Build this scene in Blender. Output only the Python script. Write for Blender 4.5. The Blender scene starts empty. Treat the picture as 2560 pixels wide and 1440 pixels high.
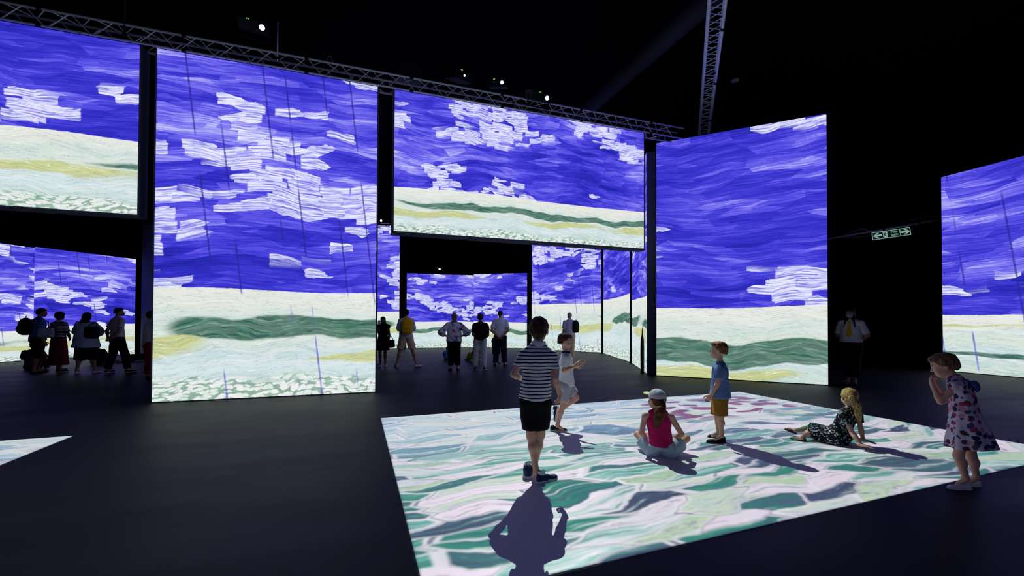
import bpy, bmesh, math, random
import numpy as np
from mathutils import Vector, Matrix

SC = bpy.context.scene
COL = SC.collection
random.seed(7)

# ------------------------------------------------------------------ camera
CAM_H, FPX = 1.45, 1040.5
PIT, ROL, V0 = math.radians(.793), math.radians(.212), 790.57
cd = bpy.data.cameras.new('camera'); cam = bpy.data.objects.new('camera', cd); COL.objects.link(cam)
cd.sensor_width = 36.0; cd.sensor_fit = 'HORIZONTAL'; cd.lens = 36.0*FPX/2560
cd.shift_y = (V0-720)/2560; cd.shift_x = 0.0; cd.clip_start = .05; cd.clip_end = 200
cam.location = (0, 0, CAM_H)
cam.rotation_mode = 'QUATERNION'
cam.rotation_quaternion = (Matrix.Rotation(math.pi/2+PIT, 4, 'X') @ Matrix.Rotation(ROL, 4, 'Z')).to_quaternion()
SC.camera = cam

# ------------------------------------------------------------------ world, exposure
w = bpy.data.worlds.new('hall'); SC.world = w; w.use_nodes = True
w.node_tree.nodes['Background'].inputs[0].default_value = (.02, .022, .05, 1)
w.node_tree.nodes['Background'].inputs[1].default_value = .05
vs = SC.view_settings
vs.view_transform = 'Standard'; vs.look = 'None'; vs.exposure = 0.0; vs.gamma = 1.0; vs.use_curve_mapping = False
SC.cycles.max_bounces = 5; SC.cycles.diffuse_bounces = 3; SC.cycles.glossy_bounces = 2; SC.cycles.transmission_bounces = 1; SC.cycles.use_light_tree = False
SCREEN_GAIN = 1.0          # brightness of the projected pictures
FLOOR_WATT = 1750.0        # projector aimed at the floor sheet
LENS = (.745, 9.0, 6.33)   # the lens of that projector
LENS2 = (-4.7, 7.7, 6.93)  # the one aimed at the sheet on the far left

# ------------------------------------------------------------------ measuring helpers (survey of the photograph)
def ray(u, v):
    cr, sr = math.cos(ROL), math.sin(ROL); a0, b0 = u-1280, v-V0
    a, b = cr*a0+sr*b0, -sr*a0+cr*b0
    zz = -b/FPX; ct, st = math.cos(PIT), math.sin(PIT)
    return np.array([a/FPX, ct-st*zz, st+ct*zz])
def ground(u, v):
    d = ray(u, v); return np.array([0, 0, CAM_H])+d*(-CAM_H/d[2])
def at(u, v, Y):
    d = ray(u, v); return np.array([0, 0, CAM_H])+d*(Y/d[1])

# ------------------------------------------------------------------ node helpers
def lin(c):
    f = lambda x: x/12.92 if x <= .04045 else ((x+.055)/1.055)**2.4
    return tuple(f(x/255) for x in c)+(1.0,)
class NT:
    def __init__(s, tree): s.t = tree; s.n = tree.nodes; s.l = tree.links
    def node(s, typ, **kw):
        n = s.n.new(typ)
        for k, v in kw.items(): setattr(n, k, v)
        return n
    def set(s, sock, v):
        if hasattr(v, 'is_output'): s.l.new(v, sock)
        else: sock.default_value = v
    def m(s, op, a, b=0.0, c=None, clamp=False):
        n = s.node('ShaderNodeMath', operation=op, use_clamp=clamp)
        s.set(n.inputs[0], a); s.set(n.inputs[1], b)
        if c is not None: s.set(n.inputs[2], c)
        return n.outputs[0]
    def add(s, a, b): return s.m('ADD', a, b)
    def sub(s, a, b): return s.m('SUBTRACT', a, b)
    def mul(s, a, b): return s.m('MULTIPLY', a, b)
    def sstep(s, v, lo, hi):
        n = s.node('ShaderNodeMapRange', interpolation_type='SMOOTHSTEP')
        s.set(n.inputs[0], v); s.set(n.inputs[1], lo); s.set(n.inputs[2], hi)
        n.inputs[3].default_value = 0; n.inputs[4].default_value = 1
        return n.outputs[0]
    def xyz(s, x, y=0.0, z=0.0):
        n = s.node('ShaderNodeCombineXYZ'); s.set(n.inputs[0], x); s.set(n.inputs[1], y); s.set(n.inputs[2], z); return n.outputs[0]
    def sep(s, v):
        n = s.node('ShaderNodeSeparateXYZ'); s.set(n.inputs[0], v); return n.outputs
    def vm(s, op, a, b=None):
        n = s.node('ShaderNodeVectorMath', operation=op); s.set(n.inputs[0], a)
        if b is not None: s.set(n.inputs[1], b)
        if op == 'SCALE': n.inputs['Scale'].default_value = -1
        return n.outputs[0]
    def noise(s, vec, scale=1.0, detail=2.0, rough=.5, dist=0.0, dim='2D'):
        n = s.node('ShaderNodeTexNoise', noise_dimensions=dim); s.set(n.inputs['Vector'], vec)
        n.inputs['Scale'].default_value = scale; n.inputs['Detail'].default_value = detail
        n.inputs['Roughness'].default_value = rough; n.inputs['Distortion'].default_value = dist
        return n.outputs[0]
    def voro(s, vec, feature='F1', metric='EUCLIDEAN', rnd=1.0, dim='2D', p=3.0):
        n = s.node('ShaderNodeTexVoronoi', voronoi_dimensions=dim, feature=feature)
        if feature != 'DISTANCE_TO_EDGE': n.distance = metric
        s.set(n.inputs['Vector'], vec); n.inputs['Scale'].default_value = 1; n.inputs['Randomness'].default_value = rnd
        if metric == 'MINKOWSKI': n.inputs['Exponent'].default_value = p
        return n.outputs
    def mix(s, f, a, b):
        n = s.node('ShaderNodeMix', data_type='RGBA'); s.set(n.inputs[0], f); s.set(n.inputs[6], a); s.set(n.inputs[7], b); return n.outputs[2]
    def ramp(s, f, stops, interp='LINEAR'):
        n = s.node('ShaderNodeValToRGB'); cr = n.color_ramp; cr.interpolation = interp; s.set(n.inputs[0], f)
        while len(cr.elements) < len(stops): cr.elements.new(.5)
        for e, (p, c) in zip(cr.elements, stops): e.position = p; e.color = c
        return n.outputs[0]
    def white(s, v, dim='1D'):
        n = s.node('ShaderNodeTexWhiteNoise', noise_dimensions=dim)
        s.set(n.inputs['W' if dim == '1D' else 'Vector'], v); return n.outputs[0]

# ------------------------------------------------------------------ plain materials
def mat(name, color, rough=.8, metal=0.0, bump=0.0, bscale=60.0, var=.12, spec=.3, sheen=0.0, emit=None, estr=1.0):
    """cloth, paint, metal: colour with a little procedural variation and fine relief"""
    m = bpy.data.materials.new(name); m.use_nodes = True; k = NT(m.node_tree)
    b = m.node_tree.nodes['Principled BSDF']
    b.inputs['Roughness'].default_value = rough; b.inputs['Metallic'].default_value = metal
    b.inputs['Specular IOR Level'].default_value = spec
    if sheen: b.inputs['Sheen Weight'].default_value = sheen
    tc = k.node('ShaderNodeTexCoord').outputs['Object']
    c = lin(color); n1 = k.noise(tc, bscale*.2, 3, .6, dim='3D')
    dk = tuple(x*(1-var) for x in c[:3])+(1,); lt = tuple(min(1, x*(1+var)) for x in c[:3])+(1,)
    k.set(b.inputs['Base Color'], k.mix(n1, dk, lt))
    if bump:
        bp = k.node('ShaderNodeBump'); bp.inputs['Strength'].default_value = bump; bp.inputs['Distance'].default_value = .01
        k.set(bp.inputs['Height'], k.noise(tc, bscale, 4, .6, dim='3D')); k.set(b.inputs['Normal'], bp.outputs[0])
    if emit is not None:
        b.inputs['Emission Color'].default_value = lin(emit); b.inputs['Emission Strength'].default_value = estr
    return m

# ------------------------------------------------------------------ mesh and scene-graph helpers
def tag(o, label=None, cat=None, group=None, kind=None):
    if label: o['label'] = label
    if cat: o['category'] = cat
    if group: o['group'] = group
    if kind: o['kind'] = kind
    return o
def thing(name, loc, label=None, cat=None, group=None):
    o = bpy.data.objects.new(name, None); COL.objects.link(o); o.location = Vector([float(q) for q in loc])
    o.empty_display_size = .1
    return tag(o, label, cat, group)
def world_loc(o):
    v = Vector((0, 0, 0))
    while o is not None: v = v+o.location; o = o.parent
    return v
def mesh_obj(name, verts, faces, m, parent=None, smooth=False, uv=None, origin=None):
    """verts in world metres; the object's origin is put at the parent's (or at `origin`)"""
    me = bpy.data.meshes.new(name); V = np.asarray(verts, float)
    base = np.array(world_loc(parent)) if parent is not None else np.array(origin if origin is not None else (0, 0, 0), float)
    me.from_pydata((V-base).tolist(), [], [list(map(int, f)) for f in faces]); me.update()
    if uv is not None:
        l = me.uv_layers.new(name='UVMap')
        for lp in me.loops: l.data[lp.index].uv = uv[lp.vertex_index]
    if smooth: me.polygons.foreach_set('use_smooth', [True]*len(me.polygons))
    me.materials.append(m)
    o = bpy.data.objects.new(name, me); COL.objects.link(o)
    if parent is not None: o.parent = parent
    elif origin is not None: o.location = Vector([float(q) for q in origin])
    return o
class MB:
    """collects simple solids into one mesh"""
    def __init__(s): s.v = []; s.f = []
    def put(s, V, F):
        b = len(s.v); s.v += [tuple(map(float, q)) for q in V]; s.f += [[b+i for i in f] for f in F]; return s
    def box(s, c, size, R=None):
        x, y, z = [q/2 for q in size]
        P = np.array([(a, b, d) for a in (-x, x) for b in (-y, y) for d in (-z, z)])
        if R is not None: P = P@np.array(R).T
        return s.put(P+np.array(c), [(0, 1, 3, 2), (4, 6, 7, 5), (0, 4, 5, 1), (2, 3, 7, 6), (0, 2, 6, 4), (1, 5, 7, 3)])
    def bevel_box(s, c, size, bv, R=None):
        x, y, z = [q/2 for q in size]; bm = bmesh.new()
        bmesh.ops.create_cube(bm, size=1)
        for q in bm.verts: q.co = Vector((q.co.x*2*x, q.co.y*2*y, q.co.z*2*z))
        bmesh.ops.bevel(bm, geom=bm.edges[:], offset=bv, segments=2, affect='EDGES', profile=.6)
        bm.verts.index_update()
        P = np.array([q.co[:] for q in bm.verts]); F = [[q.index for q in f.verts] for f in bm.faces]; bm.free()
        if R is not None: P = P@np.array(R).T
        return s.put(P+np.array(c), F)
    def tube(s, a, b, r0, r1=None, n=10, cap=True):
        a = np.array(a, float); b = np.array(b, float); r1 = r0 if r1 is None else r1
        d = b-a; d /= np.linalg.norm(d); t = np.array([0, 0, 1.]) if abs(d[2]) < .9 else np.array([1., 0, 0])
        x = np.cross(d, t); x /= np.linalg.norm(x); y = np.cross(d, x)
        A = [2*math.pi*i/n for i in range(n)]
        V = [a+r0*(math.cos(q)*x+math.sin(q)*y) for q in A]+[b+r1*(math.cos(q)*x+math.sin(q)*y) for q in A]
        F = [(i, (i+1) % n, n+(i+1) % n, n+i) for i in range(n)]
        if cap: F += [tuple(range(n))[::-1], tuple(range(n, 2*n))]
        return s.put(V, F)
    def path(s, pts, r, n=8):
        pts = [np.array(p, float) for p in pts]; rings = []
        for i, p in enumerate(pts):
            d = pts[min(i+1, len(pts)-1)]-pts[max(i-1, 0)]; d /= np.linalg.norm(d)
            t = np.array([0, 0, 1.]) if abs(d[2]) < .9 else np.array([1., 0, 0])
            x = np.cross(d, t); x /= np.linalg.norm(x); y = np.cross(d, x)
            rr = r[i] if hasattr(r, '__len__') else r
            rings.append([p+rr*(math.cos(2*math.pi*k/n)*x+math.sin(2*math.pi*k/n)*y) for k in range(n)])
        V = [q for g in rings for q in g]
        F = [(i*n+k, i*n+(k+1) % n, (i+1)*n+(k+1) % n, (i+1)*n+k) for i in range(len(pts)-1) for k in range(n)]
        F += [tuple(range(n))[::-1], tuple(range((len(pts)-1)*n, len(pts)*n))]
        return s.put(V, F)
    def lathe(s, base, prof, n=20, axis=(0, 0, 1)):
        d = np.array(axis, float); d /= np.linalg.norm(d); t = np.array([0, 0, 1.]) if abs(d[2]) < .9 else np.array([1., 0, 0])
        x = np.cross(t, d); x /= np.linalg.norm(x); y = np.cross(d, x); base = np.array(base, float)
        V = [base+d*h+r*(math.cos(2*math.pi*k/n)*x+math.sin(2*math.pi*k/n)*y) for r, h in prof for k in range(n)]
        F = [(i*n+k, i*n+(k+1) % n, (i+1)*n+(k+1) % n, (i+1)*n+k) for i in range(len(prof)-1) for k in range(n)]
        F += [tuple(range(n))[::-1], tuple(range((len(prof)-1)*n, len(prof)*n))]
        return s.put(V, F)
    def build(s, name, m, parent=None, smooth=False, origin=None): return mesh_obj(name, s.v, s.f, m, parent, smooth, origin=origin)
# ------------------------------------------------------------------ the projected pictures: free brushwork, no known work
def painted(k, x, y, hz, S, seed, rain, cloud, gb=(.26, .43), yb=(.43, .60), foot=.80, gth=.42):
    """x, y in metres on the picture; hz height of the skyline; S size of the brushwork"""
    P = k.xyz(k.add(x, seed*13.7), k.add(y, seed*5.3))
    wn = k.noise(P, .55/S, 2); wn2 = k.noise(k.vm('ADD', P, (31.0, 7.0, 0)), .7/S, 2)
    bend = k.sub(wn, .5); bend2 = k.sub(wn2, .5)
    fine = k.sub(k.noise(P, 9/S, 2), .5)
    px, py, _ = k.sep(P)
    slant = k.mul(k.sub(k.noise(P, .22/S, 1), .5), .5)
    wx = k.add(px, k.mul(fine, .04*S)); wy = k.add(k.add(k.add(py, k.mul(bend, .30*S)), k.mul(fine, .014*S)), k.mul(slant, k.m('SINE', k.mul(px, .9/S))))
    # --- sky: long flat strokes in two sizes, bristle streaks
    v1 = k.voro(k.xyz(k.mul(wx, 1/(.95*S)), k.mul(wy, 1/(.17*S))))
    v2 = k.voro(k.xyz(k.add(k.mul(wx, 1/(.5*S)), 40.), k.mul(wy, 1/(.085*S))))
    r1, r1b, _ = k.sep(v1[1]); r2, _, _ = k.sep(v2[1])
    streak = k.noise(k.xyz(k.add(k.mul(wx, 1.1/S), k.mul(r1, 9.)), k.mul(wy, 42/S)), 1, 3, .7)
    big = k.noise(k.xyz(k.mul(wx, .28/S), k.mul(wy, .75/S)), 1, 2)
    tone = k.add(k.add(k.mul(big, .80), k.mul(r1, .30)), k.add(k.mul(r2, .20), k.mul(k.sub(streak, .5), .60)))
    up = k.m('MULTIPLY', k.sub(y, hz), .03/S)
    tone = k.sub(k.add(tone, up), .13)
    sky = k.ramp(tone, [(.12, lin((26, 34, 150))), (.34, lin((46, 44, 190))), (.50, lin((64, 58, 212))), (.64, lin((92, 84, 230))), (.78, lin((128, 122, 242))), (.95, lin((190, 190, 252)))])
    # --- cloud dabs: whole strokes laid side by side
    wy3 = k.add(wy, k.mul(bend2, .35*S))
    v3 = k.voro(k.xyz(k.mul(wx, 1/(.48*S)), k.add(k.mul(wy3, 1/(.18*S)), 11.)), metric='CHEBYCHEV')
    cm = k.noise(k.vm('MULTIPLY', v3[2], (.20, .17, 0)), 1, 2, .5)
    r3, r3b, _ = k.sep(v3[1])
    band = k.noise(k.xyz(k.mul(px, .10/S), k.mul(k.sub(y, hz), .42/S)), 1, 1)
    cl = k.add(k.add(cm, k.mul(k.sub(band, .5), .55)), k.mul(k.sub(r3, .5), .10))
    st3 = k.noise(k.xyz(k.add(k.mul(wx, 1.6/S), k.mul(r3b, 7.)), k.mul(wy3, 34/S)), 1, 3, .7)
    dab = k.mul(k.sstep(cl, .60-cloud, .62-cloud), k.sstep(v3[0], .60, .54))
    dab = k.mul(dab, k.m('ADD', .35, k.mul(k.sstep(st3, .30, .62), .75), clamp=True))
    sky = k.mix(dab, sky, k.ramp(st3, [(.3, lin((150, 150, 245))), (.5, lin((214, 216, 252))), (.7, lin((246, 246, 254)))]))
    # --- fields: bands of strokes below the skyline
    hill = k.add(k.mul(k.sub(k.noise(k.xyz(k.mul(px, .22/S), seed*3.1), 1, 1), .5), .75*S), k.mul(fine, .06*S))
    t = k.m('DIVIDE', k.sub(k.add(hz, k.mul(hill, .35)), y), max(hz, .3))              # 0 at the skyline, 1 at the foot
    tw = k.add(t, k.mul(bend, .55*S/max(hz, .3)))
    fx = k.add(px, k.mul(fine, .05*S)); fy = k.add(k.add(py, k.mul(bend2, .55*S)), k.mul(fine, .022*S))
    f1 = k.voro(k.xyz(k.mul(fx, 1/(.55*S)), k.mul(fy, 1/(.075*S))))
    q1, q1b, _ = k.sep(f1[1])
    st4 = k.noise(k.xyz(k.add(k.mul(fx, 1.5/S), k.mul(q1, 9.)), k.mul(fy, 20/S)), 1, 4, .7)
    fld = k.ramp(tw, [(.0, lin((234, 234, 226))), (.16, lin((224, 230, 222))), (.27, lin((204, 222, 218))), (.43, lin((212, 226, 212))), (.56, lin((194, 218, 222))), (.70, lin((212, 230, 234))), (.82, lin((186, 214, 212))), (1., lin((180, 208, 196)))])
    gm = k.noise(k.xyz(k.mul(px, .16/S), k.add(k.mul(tw, 1.5), seed)), 1, 1)
    green = k.mul(k.sstep(tw, gb[0], gb[0]+.025), k.sstep(tw, gb[1], gb[1]-.025)); green = k.mul(green, k.sstep(gm, gth, gth+.04))
    fld = k.mix(green, fld, k.mix(k.sstep(st4, .35, .7), lin((40, 90, 78)), lin((96, 144, 124))))
    yel = k.mul(k.sstep(tw, yb[0], yb[0]+.02), k.sstep(tw, yb[1], yb[1]-.03)); yel = k.mul(yel, k.sstep(gm, gth+.10, gth+.06))
    fld = k.mix(yel, fld, k.mix(st4, lin((176, 184, 112)), lin((220, 226, 170))))
    fld = k.mix(k.mul(k.mul(q1, .55), k.sub(1.0, k.mul(k.m('MAXIMUM', green, yel), .8))), fld, lin((232, 236, 234)))
    line = k.mul(k.sstep(k.m('ABSOLUTE', k.sub(st4, .42)), .028, .0), .5)
    fld = k.mix(line, fld, lin((104, 136, 140)))
    fld = k.mix(k.mul(k.mul(k.sstep(st4, .60, .72), .8), k.sub(1.0, k.mul(green, .8))), fld, lin((242, 244, 240)))
    # small dabs at the foot
    f2 = k.voro(k.xyz(k.mul(k.add(fx, k.mul(fine, .06*S)), 1/(.15*S)), k.mul(k.add(fy, k.mul(fine, .05*S)), 1/(.055*S))))
    g1, g2, _ = k.sep(f2[1])
    ft = k.sstep(k.add(t, k.mul(k.sub(q1b, .5), .1)), foot, foot+.06)
    fld = k.mix(k.mul(ft, k.mul(k.sstep(f2[0], .40, .60), .8)), fld, k.mix(st4, lin((64, 112, 96)), lin((168, 204, 176))))
    fld = k.mix(k.mul(ft, k.mul(k.sstep(f2[0], k.add(.36, k.mul(g2, .26)), k.add(.28, k.mul(g2, .24))), k.m('ADD', .55, k.mul(st4, .8), clamp=True))), fld, k.mix(g1, lin((220, 234, 226)), lin((246, 242, 246))))
    edge = k.sstep(t, -.004, .006)
    c = k.mix(edge, sky, fld)
    if rain:
        sx = k.m('MULTIPLY', k.add(px, k.mul(y, .115)), 1/(.62*S))
        cell = k.m('FLOOR', sx); fr = k.m('FRACT', sx)
        off = k.add(.2, k.mul(k.white(cell), .6)); d = k.m('ABSOLUTE', k.sub(fr, off))
        seg = k.noise(k.xyz(k.mul(cell, 7.3), k.mul(y, .55/S)), 1, 1)
        rl = k.mul(k.sstep(d, .032, .016), k.sstep(seg, .50, .56))
        rl = k.mul(rl, k.m('ADD', .45, k.mul(k.noise(k.xyz(fr, k.mul(y, 9/S)), 1, 1), .8), clamp=True))
        c = k.mix(k.mul(rl, .85), c, k.mix(edge, lin((44, 40, 150)), lin((92, 84, 206))))
    return c

def picture_material(name, hz, S, seed, rain=False, cloud=.0, gain=1.0, **kw):
    m = bpy.data.materials.new(name); m.use_nodes = True; k = NT(m.node_tree); k.n.clear()
    uv = k.sep(k.node('ShaderNodeTexCoord').outputs['UV'])
    e = k.node('ShaderNodeEmission'); k.set(e.inputs[0], painted(k, uv[0], uv[1], hz, S, seed, rain, cloud, **kw)); e.inputs[1].default_value = SCREEN_GAIN*gain
    o = k.node('ShaderNodeOutputMaterial'); k.l.new(e.outputs[0], o.inputs[0])
    return m

# the floor picture is thrown by the projector itself: the lamp's own colour, met where its ray reaches the floor
FE = np.array([math.cos(math.radians(20.47)), math.sin(math.radians(20.47))]); FG = np.array([FE[1], -FE[0]])
FO = np.array([-1.958, 6.248]); FW, FL = 7.184, 4.364
def floor_picture(k, a, b, seed):
    """a along the far edge, b from the far edge towards the viewer (metres)"""
    P = k.xyz(k.add(a, seed*9.1), k.add(b, seed*4.7))
    near = k.sstep(b, .4, 3.2)
    px, py, _ = k.sep(P)
    n1 = k.sub(k.noise(P, .55, 2), .5); n2 = k.sub(k.noise(k.vm('ADD', P, (17., 3., 0)), .8, 2), .5); fine = k.sub(k.noise(P, 5, 2), .5)
    wx = k.add(k.add(px, k.mul(n2, .5)), k.mul(fine, .05)); wy = k.add(k.add(py, k.mul(n1, .95)), k.mul(fine, .06))
    cx, cy = k.mul(wx, 1/.78), k.mul(wy, 1/.155)
    v = k.voro(k.xyz(cx, cy)); ed = k.voro(k.xyz(cx, cy), 'DISTANCE_TO_EDGE')[0]
    r, r2, r3 = k.sep(v[1])
    st = k.noise(k.xyz(k.add(k.mul(wx, .9), k.mul(r2, 9.)), k.mul(wy, 24.)), 1, 4, .75)
    t = k.add(r, k.mul(k.sub(st, .5), .62))
    pal = k.ramp(t, [(.0, lin((52, 66, 78))), (.08, lin((70, 104, 108))), (.14, lin((24, 112, 92))), (.30, lin((52, 150, 110))), (.40, lin((100, 176, 156))), (.48, lin((176, 214, 196))), (.56, lin((240, 226, 232))), (.72, lin((236, 226, 232))), (.82, lin((206, 224, 214))), (.92, lin((206, 226, 170))), (1., lin((150, 196, 170)))])
    far = k.ramp(t, [(.0, lin((92, 138, 168))), (.14, lin((150, 190, 206))), (.3, lin((196, 222, 224))), (.5, lin((226, 234, 222))), (.75, lin((210, 228, 220))), (.9, lin((232, 232, 206))), (1., lin((176, 212, 216)))])
    c = k.mix(near, far, pal)
    ln = k.sstep(k.m('ABSOLUTE', k.sub(st, .40)), .035, .0)
    c = k.mix(k.mul(ln, .85), c, k.mix(near, lin((120, 160, 170)), lin((54, 86, 84))))
    c = k.mix(k.mul(k.sstep(st, .58, .72), .85), c, lin((246, 242, 242)))
    ridge = k.mul(k.sstep(ed, .10, .05), k.sstep(r3, .25, .35))
    c = k.mix(k.mul(ridge, .8), c, lin((244, 240, 240)))
    c = k.mix(k.mul(k.mul(k.sstep(ed, .04, .012), k.sstep(r2, .35, .6)), .75), c, lin((62, 74, 82)))
    # red petals in one far corner
    v5 = k.voro(k.xyz(k.mul(wx, 1/.42), k.mul(wy, 1/.20))); s1, _, _ = k.sep(v5[1])
    zone = k.mul(k.sstep(a, 4.0, 4.5), k.sstep(a, 7.1, 6.7)); zone = k.mul(zone, k.mul(k.sstep(b, .25, .5), k.sstep(b, 1.9, 1.5)))
    c = k.mix(k.mul(k.mul(zone, k.sstep(v5[0], .50, .44)), k.sstep(s1, .42, .44)), c, k.mix(st, lin((110, 44, 78)), lin((160, 84, 116))))
    return c
def projector_lamp(name, lens, watt, org, w_, l_, seed, parent):
    L = bpy.data.lights.new(name, 'SPOT'); L.energy = watt; L.shadow_soft_size = .012; L.spot_size = math.radians(150); L.spot_blend = 0
    L.use_nodes = True; k = NT(L.node_tree); k.n.clear()
    ge = k.node('ShaderNodeNewGeometry'); D = k.sep(ge.outputs['Incoming'])
    s = k.m('DIVIDE', -lens[2], k.m('MINIMUM', D[2], -.02))
    gx = k.add(k.mul(D[0], s), lens[0]-org[0]); gy = k.add(k.mul(D[1], s), lens[1]-org[1])
    a = k.add(k.mul(gx, float(FE[0])), k.mul(gy, float(FE[1]))); b = k.add(k.mul(gx, float(FG[0])), k.mul(gy, float(FG[1])))
    g = lambda v, lo, hi: k.mul(k.m('GREATER_THAN', v, lo), k.m('LESS_THAN', v, hi))
    mask = k.mul(k.mul(g(a, .0, w_), g(b, .0, l_)), k.m('LESS_THAN', D[2], -.02))
    keyst = k.m('POWER', k.m('DIVIDE', s, lens[2]), 3.0)       # a levelled picture: even over the whole sheet
    e = k.node('ShaderNodeEmission'); k.set(e.inputs[0], floor_picture(k, a, b, seed)); k.set(e.inputs[1], k.mul(mask, keyst))
    o = k.node('ShaderNodeOutputLight'); k.l.new(e.outputs[0], o.inputs[0])
    ob = bpy.data.objects.new(name, L); COL.objects.link(ob); ob.location = Vector(lens)-world_loc(parent) if parent else Vector(lens)
    if parent: ob.parent = parent
    return ob
# ------------------------------------------------------------------ materials of the hall
def floor_material():
    m = bpy.data.materials.new('dark_vinyl_floor'); m.use_nodes = True; k = NT(m.node_tree); b = k.n['Principled BSDF']
    g = k.node('ShaderNodeNewGeometry').outputs['Position']; x, y, _ = k.sep(g)
    a = k.add(k.mul(x, float(FE[0])), k.mul(y, float(FE[1]))); d = k.add(k.mul(x, float(FG[0])), k.mul(y, float(FG[1])))
    seam = k.sstep(k.m('ABSOLUTE', k.sub(k.m('FRACT', k.mul(d, 1/2.0)), .5)), .4985, .4995)
    scuff = k.noise(k.xyz(k.mul(a, .5), k.mul(d, 1.5)), 1, 5, .65); n = k.noise(k.xyz(a, d), 60, 3, .6)
    c = k.mix(k.add(k.mul(scuff, .7), k.mul(n, .3)), lin((18, 18, 23)), lin((36, 36, 44)))
    k.set(b.inputs['Base Color'], k.mix(k.mul(seam, .6), c, lin((16, 16, 20))))
    k.set(b.inputs['Roughness'], k.add(.46, k.mul(scuff, .2))); b.inputs['Specular IOR Level'].default_value = .2
    bp = k.node('ShaderNodeBump'); bp.inputs['Strength'].default_value = .12; bp.inputs['Distance'].default_value = .003
    k.set(bp.inputs['Height'], k.sub(n, k.mul(seam, .8))); k.set(b.inputs['Normal'], bp.outputs[0])
    return m
M = {}
M['floor'] = floor_material()
M['sheet'] = mat('white_projection_vinyl', (222, 222, 226), .55, var=.02, bscale=20)
M['drape'] = mat('black_drape', (9, 9, 12), .95, bump=.3, bscale=90, spec=.05)
M['side'] = mat('grey_screen_cloth', (88, 90, 118), .9, bump=.15, bscale=120, spec=.1)
M['black'] = mat('black_screen_cloth', (14, 14, 17), .9, spec=.1)
M['alu'] = mat('brushed_aluminium', (232, 234, 242), .34, .12, var=.05, spec=.7)
M['alud'] = mat('dull_aluminium', (120, 122, 132), .45, .6, var=.08)
M['blackmetal'] = mat('black_painted_metal', (12, 12, 14), .45, .2)
M['case'] = mat('black_projector_case', (15, 15, 18), .5, bump=.05, bscale=200)
M['casegrey'] = mat('grey_projector_front', (150, 152, 160), .5)
M['lens_on'] = mat('lit_lens', (240, 246, 255), .1, emit=(236, 244, 255), estr=26)
M['lens_dim'] = mat('dim_lens', (180, 200, 210), .1, emit=(210, 236, 240), estr=2.2)
M['led'] = mat('green_status_light', (80, 200, 40), .3, emit=(120, 220, 40), estr=1.6)
M['ledo'] = mat('orange_status_light', (220, 140, 40), .3, emit=(240, 160, 50), estr=1.6)
M['duct'] = mat('dark_foil_duct', (40, 40, 52), .6, .2, bump=.3, bscale=30)
M['plastic'] = mat('pale_plastic', (205, 206, 212), .5)
M['cable'] = mat('pale_cable', (170, 165, 170), .6)
M['signgreen'] = mat('sign_green', (16, 104, 62), .5, emit=(4, 46, 26), estr=.35)
M['signwhite'] = mat('sign_white', (214, 236, 226), .5, emit=(190, 222, 210), estr=.5)

# ------------------------------------------------------------------ the hall
RX0, RX1, RY0, RY1, RZ = -25.0, 19.0, -8.0, 30.0, 9.2
def struct(o, label, cat): tag(o, label, cat, kind='structure'); return o
def slab(name, lo, hi, m): return MB().box([(a+b)/2 for a, b in zip(lo, hi)], [b-a for a, b in zip(lo, hi)]).build(name, m)
struct(slab('floor', (RX0, RY0, -.12), (RX1, RY1, 0), M['floor']), 'dark grey vinyl floor of the projection hall', 'floor')
struct(slab('ceiling', (RX0, RY0, RZ), (RX1, RY1, RZ+.12), M['drape']), 'black ceiling cloth above the trusses', 'ceiling')
def drape_wall(name, p0, p1, label):
    p0 = np.array(p0, float); p1 = np.array(p1, float); L = np.linalg.norm(p1-p0); e = (p1-p0)/L; n = np.array([e[1], -e[0]])
    cnt = int(L/.12); V = []; F = []
    for i in range(cnt+1):
        s = L*i/cnt; o = .07*math.sin(s*2*math.pi/.62)+.03*math.sin(s*5.1+1)
        q = p0+e*s+n*o
        V += [(q[0], q[1], 0), (q[0], q[1], RZ)]
        if i: b = 2*i-2; F.append((b, b+2, b+3, b+1))
    q0, q1 = p0-n*.2, p1-n*.2; b = len(V)
    V += [(q0[0], q0[1], 0), (q0[0], q0[1], RZ), (q1[0], q1[1], 0), (q1[0], q1[1], RZ)]; F.append((b, b+1, b+3, b+2))
    return struct(mesh_obj(name, V, F, M['drape'], smooth=True), label, 'wall')
drape_wall('wall_back', (RX0, RY1-.2), (RX1, RY1-.2), 'pleated black drape closing the far end of the hall')
drape_wall('wall_left', (RX0+.2, RY0), (RX0+.2, RY1), 'pleated black drape along the hall beyond the left screens')
drape_wall('wall_right', (RX1-.2, RY1), (RX1-.2, RY0), 'pleated black drape along the hall behind the fire exit sign')
drape_wall('wall_front', (RX1, RY0+.2), (RX0, RY0+.2), 'pleated black drape behind the viewer')

# ------------------------------------------------------------------ floor sheets
def sheet(org, w_, l_, label):
    o = np.append(np.array(org), 0); e = np.append(FE, 0); g = np.append(FG, 0)
    V = [o, o+e*w_, o+e*w_+g*l_, o+g*l_]; V = V+[v+np.array([0, 0, .004]) for v in V]
    t = mesh_obj('floor_projection_sheet', V, [(0, 1, 2, 3), (4, 7, 6, 5), (0, 4, 5, 1), (1, 5, 6, 2), (2, 6, 7, 3), (3, 7, 4, 0)], M['sheet'], origin=o)
    return tag(t, label, 'floor sheet', 'white sheets laid on the floor for projection')
sheet(FO, FW, FL, 'large white floor sheet bearing green and pink brushwork under the children')
C2 = ground(183, 1090)[:2]; W2, L2 = 4.2, 4.364
sheet(C2-FE*W2, W2, L2, 'white floor sheet showing only its bright pale blue corner at the picture edge')

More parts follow.
